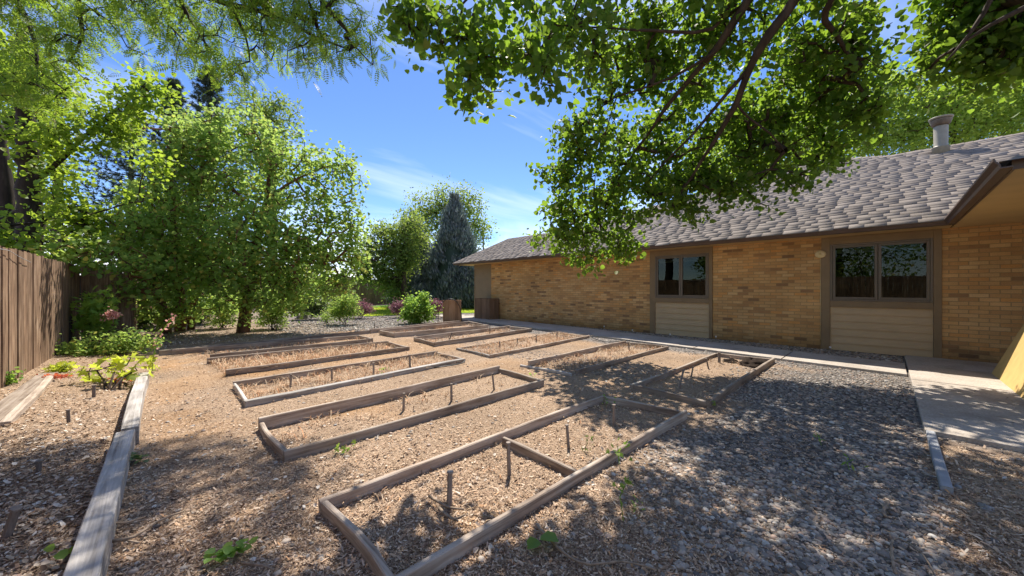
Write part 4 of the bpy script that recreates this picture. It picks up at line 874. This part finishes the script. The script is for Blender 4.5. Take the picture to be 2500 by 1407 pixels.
# background deciduous
def bgtree(label, px, base_y, d, bl, ncl, nlf, size, leaf='leaf_far', seed=1, sigma=.3, tmpl=RHOMB, name='tall_tree', tr=.22):
    b_ = P(px, base_y, d); b_.z = 0; top = min(b[1] for b in bl)
    make_tree(name, label, 'tree', b_, [[(b_-Vector((0,0,.1)), tr), (P(px, (HY+top)/2+40, d), tr*.7), (P(px, top+30, d), tr*.25)]], [], [(a, c, r, d+dd) for a, c, r, dd in bl], ncl, nlf, size, tmpl, leaf, 'bark', sigma, 'trees beyond the fences', .010, up=.7, spread=.8, seed=seed)
bgtree('airy round crowned tree rising behind the blue grey conifer', 1085, 740, 31, [(1030,510,40,0),(1080,480,36,0),(1130,490,36,0),(1160,530,38,0),(1110,520,45,0),(1060,540,50,0),(1010,560,45,0),(1175,575,24,0),(1190,560,12,0),(1140,580,40,0)], 420, 26, .20, seed=21, sigma=.42)
bgtree('light green tree left of the blue grey conifer', 985, 745, 22, [(1000,570,45,0),(950,590,38,0),(925,560,20,0),(960,640,45,0),(990,630,34,0),(920,650,36,0),(890,660,30,0),(940,690,26,0),(900,600,26,0),(970,690,28,.5),(880,630,24,0),(965,715,22,0)], 620, 28, .15, seed=22, sigma=.28)
bgtree('bright maple beyond the roof beside the vent pipe', 2330, 740, 22, [(2160,300,60,0),(2230,260,70,0),(2130,350,50,0),(2200,350,60,0),(2300,270,80,0),(2300,340,60,0),(2400,250,90,0),(2420,320,70,0),(2500,230,90,0),(2540,300,90,0),(2180,220,50,1)], 700, 40, .20, 'leaf_maple', 23, .36)
bgtree('second bright maple showing through the hanging branches', 1950, 740, 24, [(1950,300,120,0),(1850,360,120,0),(2050,330,100,0),(1750,430,90,0),(2050,240,80,0),(1950,430,80,0)], 420, 34, .24, 'leaf_maple', 24, .4)
bgtree('dense tree filling the gap behind the left fence corner', 300, 740, 20, [(200,600,50,0),(120,590,50,0),(320,640,60,0),(420,650,90,0),(540,650,90,2),(660,670,80,3),(760,680,60,4)], 300, 30, .20, 'leaf_bush', 25, .4)
bgtree('sparse tree behind the locust at the far left', 140, 740, 15, [(120,200,90,0),(60,330,80,0),(120,450,70,0),(10,480,90,0)], 170, 24, .15, 'leaf_left', 26, .3)
for k, (vx, uy) in enumerate([(-5.5, -9), (-5, -3.5), (-6, 1.8), (-5.2, 6)]):
    make_tree('shade_tree', ['leafy tree behind the left fence outside the frame, seen mirrored in the windows', 'second leafy tree behind the left fence, seen only as a mirror image', 'third leafy tree behind the left fence, seen only as a mirror image', 'fourth leafy tree behind the left fence near the twin trunks'][k], 'tree', Vector((vx, uy, 0)), [[(Vector((vx, uy, -.1)), .2), (Vector((vx, uy, 2.5)), .15), (Vector((vx+.2, uy, 5)), .06)]], [],
      [((vx+a*1.6, uy+b*1.7, z), 1.5) for a, b, z in ((0,0,5.2),(.5,.8,3.8),(-.5,-.8,3.9),(.2,-.9,3.0),(0,.9,2.7),(.4,0,2.4))], 170, 26, .17, RHOMB, 'leaf_bush', 'bark', .3, 'trees beyond the fences', .008, seed=70+k)
# conifers
def pine(label, px, topy, d, spread_px, seed, low=.12):
    rg = np.random.default_rng(seed); b_ = P(px, 740, d); b_.z = 0; top = P(px, topy, d); root = empty('pine_tree', b_, label, 'tree', 'pines beyond the fence')
    mb = MB(); mb.tube([b_-Vector((0,0,.1)), b_.lerp(top, .5), top], [.22, .13, .02], 8); mb.build('trunk', M['bark_dark'], root, True)
    P0 = []; P1 = []; R0 = []; tuft = []; td = []
    ht = top.z; z = ht*low
    while z < ht*.985:
        f = 1 - z/ht; ln = spread_px/F*d*(f**.75)*rg.uniform(.75, 1.1); na = rg.integers(4, 7); a0 = rg.random()*6.28
        for k in range(na):
            a = a0 + 6.283*k/na + rg.normal()*.2; l = ln*rg.uniform(.7, 1.1); dirv = np.array([math.cos(a), math.sin(a), rg.uniform(-.05, .25)]); s = np.array([b_.x, b_.y, z]); prev = s; m = max(3, int(l/.35))
            for j in range(1, m+1):
                t = j/m; p = s + dirv*l*t + np.array([0, 0, .25*l*t*t - .1*l*t]) + rg.normal(size=3)*.04; P0.append(prev); P1.append(p); R0.append(.035*(1-t)*l/2 + .008); prev = p
                if t > .25:
                    for q in range(4): tuft.append(p + rg.normal(size=3)*np.array([.22, .22, .10])*(1.1 - .4*t)*min(l, 2)*.8); td.append(dirv)
        z += rg.uniform(.28, .45)*(.5 + f)
    P0, P1, R0 = np.array(P0), np.array(P1), np.array(R0); V, Q = tubes(P0, P1, R0, R0*.8, 4); link('branches', fastmesh('branches', V, Q, True), M['bark_dark'], root)
    tuft = np.array(tuft); td = np.array(td); kn = 22; c = np.repeat(tuft, kn, 0); dd = np.repeat(td, kn, 0)*.9; dd[:, 2] += .3
    dirs = rg.normal(size=c.shape) + dd; dirs /= np.linalg.norm(dirs, axis=1, keepdims=True); side = np.cross(dirs, rg.normal(size=c.shape)); side /= np.linalg.norm(side, axis=1, keepdims=True)
    ln = rg.uniform(.14, .24, (len(c), 1)); w = .013
    V = np.stack([c + side*w, c - side*w, c + dirs*ln], 1).reshape(-1, 3); link('crown', fastmesh('crown', V, np.arange(len(V)).reshape(-1, 3)), M['needle'], root)
pine('tall pine whose bare topped spire shows against the sky at upper left', 512, 152, 19, 135, 31)
pine('wide dark pine behind the left fence, partly hidden by leaves', 320, 250, 18, 210, 32)
pine('pine top just left of the taller spire', 425, 185, 20, 110, 33)
def juniper(label, px, base_y, topy, halfw, d, n, seed):
    rg = np.random.default_rng(seed); b_ = P(px, base_y, d); b_.z = 0; zt = H + (HY-topy)/F*d; hw = halfw/F*d; root = empty('juniper_tree', b_, label, 'tree', 'blue grey conifers by the far fence')
    mb = MB(); mb.tube([(b_.x, b_.y, -.1), (b_.x, b_.y, zt*.6)], [.2, .06], 8); mb.build('trunk', M['bark_dark'], root)
    k = 260; ca = rg.random(k)*6.283; cz = rg.random(k)**1.05*.9; cr_ = rg.uniform(.78, 1.08, k); ch = rg.uniform(.5, 1.15, k)
    prof = lambda t: np.where(t < .10, .8 + t*2, np.clip(1.0 - ((t-.10)/.90)**1.15, 0, 1))
    ci = rg.integers(0, k, n); q = rg.random(n)**.8; t = cz[ci]; a = ca[ci]
    pr = prof(t)*hw*cr_[ci]*(1-.25*q); w0 = (1-q)**.7*.26
    c = np.stack([b_.x + pr*np.cos(a) + rg.normal(size=n)*w0, b_.y + pr*np.sin(a) + rg.normal(size=n)*w0, t*zt*.92 + q*ch[ci]*.075*zt*1.6], 1)
    tipm = rg.random(n) < .03; c[tipm] = np.stack([b_.x + rg.normal(size=tipm.sum())*.10, b_.y + rg.normal(size=tipm.sum())*.10, zt*rg.uniform(.86, 1.0, tipm.sum())], 1); a = np.arctan2(c[:, 1]-b_.y, c[:, 0]-b_.x)
    dirs = np.stack([np.cos(a)*.45, np.sin(a)*.45, np.ones(n)], 1) + rg.normal(size=(n, 3))*.3; dirs /= np.linalg.norm(dirs, axis=1, keepdims=True)
    side = np.cross(dirs, rg.normal(size=(n, 3))); side /= np.linalg.norm(side, axis=1, keepdims=True); ln = rg.uniform(.16, .42, (n, 1)); w = ln*.13
    V = np.stack([c, c + dirs*ln*.5 + side*w, c + dirs*ln, c + dirs*ln*.5 - side*w], 1).reshape(-1, 3); link('crown', fastmesh('crown', V, np.arange(len(V)).reshape(-1, 4)), M['juniper'], root)
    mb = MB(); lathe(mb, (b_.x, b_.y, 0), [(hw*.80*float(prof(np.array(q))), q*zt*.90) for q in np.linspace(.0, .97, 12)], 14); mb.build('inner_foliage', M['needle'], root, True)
juniper('tall pointed blue grey conifer beside the far house corner', 1110, 742, 480, 78, 25, 36000, 41)
juniper('shorter blunt conifer at the left flank of the pointed one', 1018, 742, 545, 62, 25.5, 22000, 42)
juniper('low rounded conifer bulging right up to the house corner', 1150, 742, 640, 40, 23.5, 9000, 43)
juniper('low blue grey conifer skirt in front of the far fence', 1000, 744, 640, 36, 24, 8000, 44)
# ------------------------------------------------------------------ shrubs
def shrub(name, label, px, by, bl, d, ncl, nlf, size, leaf, seed, tmpl=RHOMB, sigma=.09, group=None, stems=5, up=.7, tip=.003, cat='shrub'):
    b_ = G(px, by); rd = random.Random(seed); tr = []
    lo = min(bl, key=lambda b: -b[1]); top = min(b[1] for b in bl)
    for k in range(stems):
        b = rd.choice(bl); tr.append([(b_ + Vector((rd.uniform(-.1, .1), rd.uniform(-.1, .1), -.05)), tip*4), (b_.lerp(P(b[0], b[1], d), .5) + Vector((0, 0, .05)), tip*3), (P(b[0], b[1], d), tip*1.5)])
    return make_tree(name, label, cat, b_, tr, [], [(a, c, r, d) for a, c, r in bl], ncl, nlf, size, tmpl, leaf, 'bark', sigma, group, tip, up=up, spread=.8, seed=seed, crown_name='foliage', stemname='stem')
shrub('green_shrub', 'bright fresh green bush standing in front of the mauve shrubs', 1022, 788, [(1020,760,34),(1000,765,24),(1045,765,24),(1005,735,14),(1035,728,12),(1025,745,24)], 13.7, 150, 26, .085, 'leaf_fresh', 51, OVAL, .09)
shrub('mauve_shrub', 'mauve flowering shrub left of the bright green bush', 978, 775, [(975,750,18),(990,755,20),(965,752,12)], 16.5, 90, 40, .055, 'leaf_mauve', 52, group='mauve shrubs by the lawn')
shrub('mauve_shrub', 'mauve flowering shrub tucked between green bush and cedar box', 1062, 775, [(1058,752,18),(1070,750,16),(1045,755,16)], 16.2, 90, 40, .055, 'leaf_mauve', 53, group='mauve shrubs by the lawn')
shrub('mauve_shrub', 'dull mauve shrub at the left end of the lawn', 880, 778, [(885,752,20),(865,758,20),(900,755,12)], 16, 90, 40, .055, 'leaf_mauve', 54, group='mauve shrubs by the lawn')
shrub('green_shrub', 'low leafy shrub at the right foot of the bushy tree', 838, 795, [(835,750,28),(850,735,22),(820,765,18),(860,760,18)], 13.2, 130, 30, .065, 'leaf_bush', 55)
shrub('green_shrub', 'dark dense shrub in the shade behind the leaf litter', 762, 772, [(760,735,30),(740,745,22),(785,745,24),(765,755,26)], 15.5, 160, 34, .07, 'leaf_ivy', 56)
shrub('green_shrub', 'thin multi stemmed shrub just right of the reddish trunk', 668, 806, [(665,750,30),(690,735,24),(650,725,26),(680,765,20),(655,775,18),(685,788,14),(640,788,14)], 11.8, 170, 28, .065, 'leaf_bush', 57, stems=9)
shrub('green_shrub', 'shaded shrub of bare stems just left of the reddish trunk', 545, 800, [(540,730,32),(560,750,24),(520,740,24),(545,765,22),(560,785,18),(525,785,16)], 12, 170, 26, .065, 'leaf_bush', 58, stems=10)
shrub('green_shrub', 'bushy undergrowth at the base of the multi stemmed tree', 380, 800, [(370,750,36),(340,760,28),(400,765,26),(325,735,26),(350,788,16),(395,790,14)], 11.5, 200, 30, .07, 'leaf_bush', 59, stems=8)
shrub('green_shrub', 'tiny leafy shrub on the litter near the open gravel', 798, 792, [(798,770,12),(790,778,10),(808,776,10)], 13.6, 40, 20, .05, 'leaf_bush', 60)
shrub('green_shrub', 'dark shrub filling the shade right of the multi stemmed tree', 490, 790, [(490,740,30),(470,755,28),(505,760,24),(480,782,18),(455,778,16)], 13.2, 170, 30, .07, 'leaf_ivy', 61)
shrub('hollyhock', 'tall leafy hollyhock growing against the left fence', 235, 842, [(215,730,16),(212,760,20),(245,745,18),(258,720,12),(235,770,24),(265,770,18),(230,800,20),(205,790,16)], 8.0, 80, 8, .15, 'leaf_holly', 62, LOBED, .08, stems=4, cat='plant')
shrub('salmon_flower', 'cluster of salmon flowers beside the hollyhock', 275, 830, [(272,772,9),(285,768,8),(265,768,7)], 7.8, 14, 12, .05, 'petal', 63, OVAL, .04, stems=3, cat='flower')
shrub('ivy_mound', 'dark green ground ivy mound along the left fence', 200, 868, [(150,868,20),(190,850,26),(240,840,26),(290,835,26),(330,830,24),(160,880,18),(220,865,26),(280,858,22),(370,838,18),(310,850,20)], 7.0, 300, 10, .065, 'leaf_bush', 64, RHOMB, .09, stems=4, cat='ground cover')
shrub('lime_plant', 'lime green plant with big lobed leaves by the grey timber', 262, 962, [(215,905,20),(240,880,22),(265,895,26),(290,890,22),(315,885,22),(205,925,16),(250,925,26),(300,920,24),(335,905,16)], 4.85, 22, 3, .15, 'leaf_lime', 65, LOBED, .06, stems=6, up=1.2, tip=.0035, cat='plant')
shrub('red_seedling', 'patch of small red leaved seedlings beside the flat plank', 140, 948, [(125,930,10),(145,935,12),(160,938,8)], 5.1, 24, 12, .035, 'leaf_red', 66, OVAL, .035, stems=3, cat='plant')
shrub('red_seedling', 'red tinged stems at the right of the lime green plant', 300, 950, [(290,940,10),(310,940,9)], 4.9, 16, 8, .035, 'leaf_red', 67, OVAL, .035, stems=3, cat='plant')
shrub('small_weed', 'yellow green weed between plank and lime green plant', 140, 915, [(140,905,12),(155,900,10),(125,912,9)], 5.5, 22, 8, .07, 'leaf_lime', 68, LOBED, .04, stems=3, cat='plant')
shrub('small_weed', 'pale weed at the foot of the left fence', 25, 945, [(22,912,9),(30,925,9),(18,930,8)], 4.75, 16, 8, .04, 'leaf_fresh', 69, OVAL, .04, stems=3, cat='plant')
# flower stalk leaning right
b_ = G(372, 905); root = empty('flower_stalk', b_, 'leaning flower stalk with peach bloom at its tip above the timber', 'flower')
pts = [b_, P(375,870,5.4), P(385,830,5.4), P(405,795,5.4), P(424,774,5.4)]; sl = smoothline([(p, .006) for p in pts], 0); mb = MB(); mb.tube([p for p, r in sl], .006, 5); mb.build('stem', M['leaf_fresh'], root)
def leaves_on(root, pts, n, size, tmpl, mat, jit, seed, up=.7, name='leaves'):
    rg = np.random.default_rng(seed); pts = np.array([tuple(p) for p in pts]); i = rg.integers(0, len(pts)-1, n); t = rg.random((n, 1)); c = pts[i] + (pts[i+1]-pts[i])*t + rg.normal(size=(n, 3))*jit
    V, Q = stamp(c, size*rg.uniform(.7, 1.2, n), orient(n, up, .8, rg), *tmpl); return link(name, fastmesh(name, V, Q), M[mat], root)
leaves_on(root, [p for p, r in sl[:-6]], 46, .05, OVAL, 'leaf_lime', .04, 1); leaves_on(root, [p for p, r in sl[-6:]], 40, .035, OVAL, 'petal', .025, 2, name='bloom')
# seedlings / fallen leaves
def seedling(label, px, by, h, n, size, tmpl=LOBED, mat='leaf_fresh', seed=0, jit=.02, lean=0):
    b_ = G(px, by); root = empty('seedling', b_, label, 'seedling', 'green seedlings in the mulch and pebbles'); rd = random.Random(seed)
    pts = [b_, b_ + Vector((rd.uniform(-.02, .02)+lean, rd.uniform(-.02, .02), h*.55)), b_ + Vector((rd.uniform(-.04, .04)+lean*2, rd.uniform(-.04, .04), h))]
    mb = MB(); mb.tube([p+Vector((0,0,.002)) for p in pts], .003, 5); mb.build('stem', M[mat], root); leaves_on(root, pts[1:], n, size*.72, tmpl, mat, jit, seed+5)
seedling('tall thin seedling in the pebbles right of the nearest bed', 1522, 1272, .24, 10, .065, seed=1, jit=.025)
seedling('small feathery seedling beside the tall thin one', 1548, 1245, .05, 14, .04, NARROW, seed=2, jit=.02)
seedling('leafy seedling growing over the front board of the nearest bed', 1512, 1135, .14, 12, .075, seed=3, jit=.045)
seedling('low leafy seedling clump between the two nearest beds', 841, 1104, .04, 10, .07, seed=4, jit=.03)
seedling('seedling in open pebbles, farther one', 2005, 1088, .09, 8, .05, NARROW, seed=5)
seedling('seedling in open pebbles, nearer and to the right', 2074, 1148, .08, 8, .06, NARROW, seed=6, jit=.03)
seedling('tiny seedling at the near corner of the shaded bed', 1738, 993, .06, 7, .05, seed=7)
seedling('green weed at the right corner of the long narrow bed', 1305, 932, .07, 10, .05, seed=8, jit=.03)
seedling('green weed beside the tallest stake in the pale board bed', 940, 912, .07, 10, .05, OVAL, seed=9, jit=.03)
seedling('green tuft inside the right part of the nearest bed', 1428, 1105, .08, 14, .06, NARROW, mat='leaf_ivy', seed=10, jit=.03)
seedling('green weed under the far corner of the nearest bed', 1480, 992, .04, 12, .04, OVAL, seed=11, jit=.05)
seedling('leafy sprig growing at the bottom of the grey timber', 175, 1370, .07, 7, .06, OVAL, seed=12, jit=.03)
def fallen(label, px, py, size, tmpl, mat, n=1, seed=0, jit=0, line=None):
    b_ = G(px, py); rg = np.random.default_rng(seed)
    if line:
        q = G(*line); t = rg.random((n, 1)); c = np.array(b_)+(np.array(q)-np.array(b_))*t + rg.normal(size=(n, 3))*jit; 
    else: c = np.array(b_)[None] + rg.normal(size=(n, 3))*jit
    c[:, 2] = .02 + rg.random(n)*.02
    V, Q = stamp(c, size*rg.uniform(.8, 1.2, n), orient(n, 2.2, .5, rg), *tmpl); tag(link('fallen_leaf', fastmesh('fallen_leaf', V, Q), M[mat]), label, 'leaf', 'green leaves fallen on the mulch')
fallen('single pale green leaf lying at the bottom centre', 1322, 1330, .10, OVAL, 'leaf_fresh', 2, 1, .012)
fallen('long fallen green sprig at the bottom left', 515, 1378, .04, OVAL, 'leaf_fresh', 34, 2, .012, (608, 1345))
fallen('dark green fallen sprig across the right side of the grey timber', 305, 1122, .05, OVAL, 'leaf_ivy', 22, 3, .012, (350, 1130))
# twigs
def twig(label, pts, r=.007, forks=()):
    root = bpy.data.objects.new('twig', None); mb = MB(); V = [G(a, b_, .018 + .012*(k % 2)) for k, (a, b_) in enumerate(pts)]; sl = smoothline([(p, r*(1-.6*k/len(V))) for k, p in enumerate(V)], .015)
    mb.tube([p for p, q in sl], [q for p, q in sl], 6)
    for fk in forks:
        V = [G(a, b_, .02) for a, b_ in fk]; sl = smoothline([(p, r*.6) for p in V], .01); mb.tube([p for p, q in sl], [q*.8 for p, q in sl], 5)
    bpy.data.objects.remove(root); tag(mb.build('twig', M['twig'], None, True), label, 'twig', 'dead twigs on the ground')
twig('forked twig lying at the foot of the left stake in the nearest bed', [(1048,1212), (1075,1228), (1100,1240), (1132,1243)], .009)
twig('knobbly pale twig just below the forked one in the nearest bed', [(1072,1240), (1090,1258), (1110,1268), (1136,1256)], .010, [[(1100,1262), (1118,1272)]])
twig('long curved twig at the bottom right of the nearest bed', [(1310,1283), (1345,1320), (1390,1360), (1440,1378), (1520,1370), (1600,1390)], .008, [[(1450,1378), (1470,1407)], [(1330,1300), (1300,1296)]])
twig('long straight stick on the mulch by the grey timber', [(272,1322), (330,1310), (380,1275), (450,1248)], .009, [[(300,1318), (340,1325)]])
twig('thin dark stick touching the grey timber', [(272,1278), (310,1276), (355,1262)], .007)
twig('crooked twig on the shaded pebbles at lower right', [(2168,1225), (2156,1250), (2165,1262)], .010)
twig('thin pale twig among the pebbles right of the centre', [(1925,1188), (1945,1210), (1990,1232)], .006)
twig('twig on the mulch at lower right with a side shoot', [(2185,1400), (2175,1330), (2195,1315), (2250,1350), (2280,1400)], .006)
twig('short stick in the middle of the shaded pebbles', [(1925,1275), (1945,1258)], .009)
twig('little branching twig at the bottom left', [(590,1375), (640,1380), (670,1392)], .006, [[(640,1380), (655,1372)]])
twig('short twig in the mulch left of the long narrow bed', [(478,1018), (500,1008), (515,1004)], .007)
# soil clump and rocks
def lump(name, label, cat, px, py, rx, ry, rz_, mat, seed, group=None):
    rg = np.random.default_rng(seed); b_ = G(px, py); n = 26; V = []; Fc = []
    for i in range(13):
        ph = math.pi*.5*i/12
        for j in range(n):
            a = 2*math.pi*j/n; k = 1 + .30*(vnoise(np.array(3+math.cos(a)*2.2+ph*2), np.array(5+math.sin(a)*2.2), seed)-.5)*2
            k *= 1 + rg.normal()*.05; V.append((b_.x + rx*math.cos(a)*math.cos(ph)*k, b_.y + ry*math.sin(a)*math.cos(ph)*k, -.01 + rz_*math.sin(ph)*k))
    for i in range(12):
        for j in range(n): j2 = (j+1) % n; Fc.append((i*n+j, i*n+j2, (i+1)*n+j2, (i+1)*n+j))
    mb = MB(); mb.add(V, Fc); return tag(mb.build(name, M[mat], None, True), label, cat, group)
lump('soil_clump', 'black clump of moist soil inside the shaded bed near the path', 'soil clump', 1838, 888, .30, .20, .09, 'soil', 3)
lump('soil_clump', 'small dark soil clod right beside the dark stake', 'soil clump', 1785, 882, .14, .12, .05, 'soil', 4)
lump('rock', 'rounded grey rock half hidden under the bushy tree', 'rock', 737, 778, .30, .24, .22, 'rock', 5, 'rocks')
lump('rock', 'flat grey stone on the path by the far house corner', 'rock', 1147, 772, .35, .2, .07, 'rock', 6, 'rocks')
lump('rock', 'bluish stone set in the pebbles at lower right', 'rock', 1832, 1340, .045, .035, .022, 'rock', 7, 'rocks')
lump('rock', 'small grey stone on the bare soil at the right edge', 'rock', 2405, 1237, .05, .035, .018, 'rock', 8, 'rocks')
lump('rock', 'round pale pebble at the bottom centre right', 'rock', 1658, 1378, .028, .026, .02, 'pebble', 9, 'rocks')
# ------------------------------------------------------------------ scattered ground cover
def inside(x, y, quad):
    a, b_, c, d = quad; r = np.ones(len(x), bool); pts = [a, b_, c, d]; s = 0
    for i in range(4):
        p, q = pts[i], pts[(i+1) % 4]; cr_ = (q.x-p.x)*(y-p.y) - (q.y-p.y)*(x-p.x)
        if i == 0: s = np.sign(np.median(cr_[:1])) if False else None
        r = r & ((cr_ > 0) if ((pts[1].x-pts[0].x)*(pts[2].y-pts[0].y) - (pts[1].y-pts[0].y)*(pts[2].x-pts[0].x)) > 0 else (cr_ < 0))
    return r
def sample_view(n, ymin, ymax, rg, pad=60):
    """ground points in front of the camera, denser near it"""
    u = rg.random(n); py = HY + F*H/ymax + (F*H/ymin - F*H/ymax)*u; px = -pad + (2500+2*pad)*rg.random(n)
    Y = F*H/(py-HY); X = (px-CX)/F*Y; return X*RT[0]+Y*FW[0], X*RT[1]+Y*FW[1], Y
def not_paved(x, y): return ~(((x > 7.97+.088*(y+.25)-.02) & (x < 9.14+.1*(y+.25)+.02) & (y > -.25)) | ((y < -.22) & (x > 4.93))) & (x < 10.3) & (x > -1.47)
rg = np.random.default_rng(101)
# wood chips and dry leaf bits
x, y, Yd = sample_view(420000, 1.25, 12, rg); g = gravel_mask(x, y)*smooth(.36, .56, fbm(x*1.6, y*1.6, 66)+.12*gravel_mask(x, y)); keep = not_paved(x, y) & (rg.random(len(x)) > g*.72); x, y, Yd = x[keep], y[keep], Yd[keep]
c = np.stack([x, y, gz(x, y) + rg.random(len(x))*.010 + .001], 1); fr = orient(len(c), 1.6, .55, rg)
CHIP = (np.array([(-.13,0,0), (.16,.05,.03), (.17,.9,0), (-.12,1,.05)]), [[(0,1,2,3)]])
V, Q = stamp(c, rg.gamma(1.7, .0048, len(c)).clip(.0035, .034)*(1 + .07*Yd), fr, *CHIP); tag(link('wood_mulch', fastmesh('wood_mulch', V, Q), M['chips']), 'tan wood chip mulch and dry leaf bits covering the yard', 'mulch', kind='stuff')
# dead leaves, bigger, in the shade and under the trees
x, y, Yd = sample_view(14000, 1.3, 9, rg); k = not_paved(x, y) & (fbm(x*1.1, y*1.1, 77) > .50) & (rg.random(len(x)) < .22*(1.05-gravel_mask(x, y))); x, y, Yd = x[k], y[k], Yd[k]
x2, y2, Yd2 = sample_view(42000, 7.5, 20, rg, -380); k = (y2 > 11.1) & (x2 < 7.6) & (x2 > -1.4) & (rg.random(len(x2)) < smooth(8.2, 4.5, x2)); 
x3, y3, Yd3 = sample_view(30000, 1.3, 12, rg); k3 = (x3 < -.3) & (x3 > -1.45)
x = np.concatenate([x, x2[k], x3[k3]]); y = np.concatenate([y, y2[k], y3[k3]]); c = np.stack([x, y, gz(x, y)+.004+rg.random(len(x))*.012], 1)
CURL = (np.array([(0,0,.0), (-.34,.3,.14), (-.25,.75,.12), (0,1,.02), (.25,.75,.14), (.34,.3,.10)]), [[(0,3,2,1), (0,5,4,3)]])
c = np.concatenate([c, np.stack([rg.uniform(5, 9, 60), rg.uniform(-3.5, -.25, 60), np.full(60, .034)], 1)])
V, Q = stamp(c, rg.uniform(.014, .038, len(c)), orient(len(c), 1.5, .6, rg), *CURL); tag(link('leaf_litter', fastmesh('leaf_litter', V, Q), M['litter']), 'curled dead leaves littering the ground under the trees', 'leaf litter', kind='stuff')
# pebbles
def ico(sub):
    import bmesh
    bm = bmesh.new(); bmesh.ops.create_icosphere(bm, subdivisions=sub, radius=1); V = np.array([v.co[:] for v in bm.verts]); Fc = [tuple(v.index for v in f.verts) for f in bm.faces]; bm.free(); return V, [Fc]
def pebbles(x, y, T, smin, smax, name, label, lift=.25):
    n = len(x); s = rg.uniform(smin, smax, n)*rg.uniform(.7, 1.3, n); nrm, t, b_ = orient(n, 1.0, .22, rg); ax = rg.uniform(.75, 1.35, n)[:, None]; fl = rg.uniform(.38, .7, n)[:, None]
    c = np.stack([x, y, gz(x, y) + s*lift*fl[:, 0]], 1)
    V, Q = stamp(c, s, (nrm*fl, t*ax, b_), T[0], T[1]); tag(link(name, fastmesh(name, V, Q, True), M['pebble']), label, 'gravel', kind='stuff')
x, y, Yd = sample_view(44000, 1.3, 4.2, rg); g = gravel_mask(x, y); k = not_paved(x, y) & (rg.random(len(x)) < .04 + .9*g*smooth(.38, .56, fbm(x*1.6, y*1.6, 66)+.12*g)) & ~((y < -.28) & (rg.random(len(x)) < .8)); k &= ~inside(x, y, BEDS[1]) | (rg.random(len(x)) < .08)
pebbles(x[k], y[k], ico(2), .007, .017, 'pebbles', 'grey river pebbles in the shaded foreground at lower right')
x, y, Yd = sample_view(46000, 4.2, 12, rg); g = gravel_mask(x, y); k = not_paved(x, y) & (rg.random(len(x)) < .01 + .85*g) & (y < 11.2)
pebbles(x[k], y[k], ico(1), .009, .019, 'pebbles', 'grey river pebbles beside the path and under the house wall')
x = rg.uniform(9.2, 10.3, 9000); y = rg.uniform(-.2, 10.5, 9000); k = x > 9.16 + .10*(y+.25); pebbles(x[k], y[k], ico(1), .014, .028, 'pebbles', 'pebble strip between the path and the brick wall')
x, y, Yd = sample_view(16000, 11, 18, rg); k = (y > 11.3) & (x > 2.5) & (y < 17.2) & (x < po(y)-.05); pebbles(x[k], y[k], ico(1), .022, .045, 'pebbles', 'pale gravel patch between the bushy trees and the lawn')
# dry grass in the beds
GR = []; cs = []; ss = []; dd = []
def drygrass(quad, n, h, dens_seed, thr=.45, h2=None):
    xs = [p.x for p in quad]; ys = [p.y for p in quad]; x = rg.uniform(min(xs), max(xs), n*3); y = rg.uniform(min(ys), max(ys), n*3); k = inside(x, y, quad) & (fbm(x*5.5, y*5.5, dens_seed)*.6 + fbm(x*1.8, y*1.8, dens_seed+3)*.4 > thr+.03); x, y = x[k][:n], y[k][:n]
    cs.append(np.stack([x, y, gz(x, y)], 1)); ss.append(h*rg.uniform(.4, 1.3, len(x)))
drygrass(BEDS[3], 2400, .07, 201, .45); drygrass(BEDS[4], 3000, .10, 202, .40); drygrass(BEDS[5], 1000, .08, 203, .5); drygrass(BEDS[8], 3400, .08, 204, .36); drygrass(BEDS[9], 1700, .07, 205, .45)
drygrass(BEDS[6], 1100, .10, 206, .5); drygrass(BEDS[7], 1200, .08, 207, .5); drygrass(BEDS[2], 900, .055, 208, .56); drygrass(BEDS[1], 500, .035, 209, .6); drygrass(BEDS[10], 350, .05, 210, .55)
c = np.concatenate(cs); s = np.concatenate(ss); n = len(c); a = rg.random(n)*6.283; lean = rg.uniform(.3, 2.4, n); dx2, dy2 = np.cos(a)*lean, np.sin(a)*lean; w = .0028
sx, sy = -np.sin(a)*w, np.cos(a)*w
def pt(f, zf, side): return np.stack([c[:, 0] + dx2*s*f + side*sx, c[:, 1] + dy2*s*f + side*sy, c[:, 2] + s*zf], 1)
V = np.stack([pt(0, -.02, -1), pt(0, -.02, 1), pt(.35, .7, 1), pt(.35, .7, -1), pt(1, .85, -.3), pt(1, .85, .3)], 1).reshape(-1, 3); off = (np.arange(n)*6)[:, None, None]
Q = (off + np.array([(0,1,2,3), (3,2,5,4)])[None]).reshape(-1, 4); tag(link('dry_weeds', fastmesh('dry_weeds', V, Q), M['dry']), 'straw coloured dead weeds and grass growing inside the raised beds', 'dry weeds', kind='stuff')
# lawn blades
x = rg.uniform(6.9, 14, 30000); y = rg.uniform(15.4, 24, 30000); k = y > np.where(x < 10.6, 17.35 - .08*(x-2), 17.35-.8*(x-10.6)-.6).clip(15.5, 30); x, y = x[k], y[k]; c = np.stack([x, y, np.full(len(x), .01)], 1)
V, Q = stamp(c, rg.uniform(.05, .10, len(c)), orient(len(c), .1, 1, rg, np.array([0, 0, 2.5])), *NARROW); tag(link('lawn_grass', fastmesh('lawn_grass', V, Q), M['leaf_lime']), 'short bright lawn grass blades', 'grass', kind='stuff')
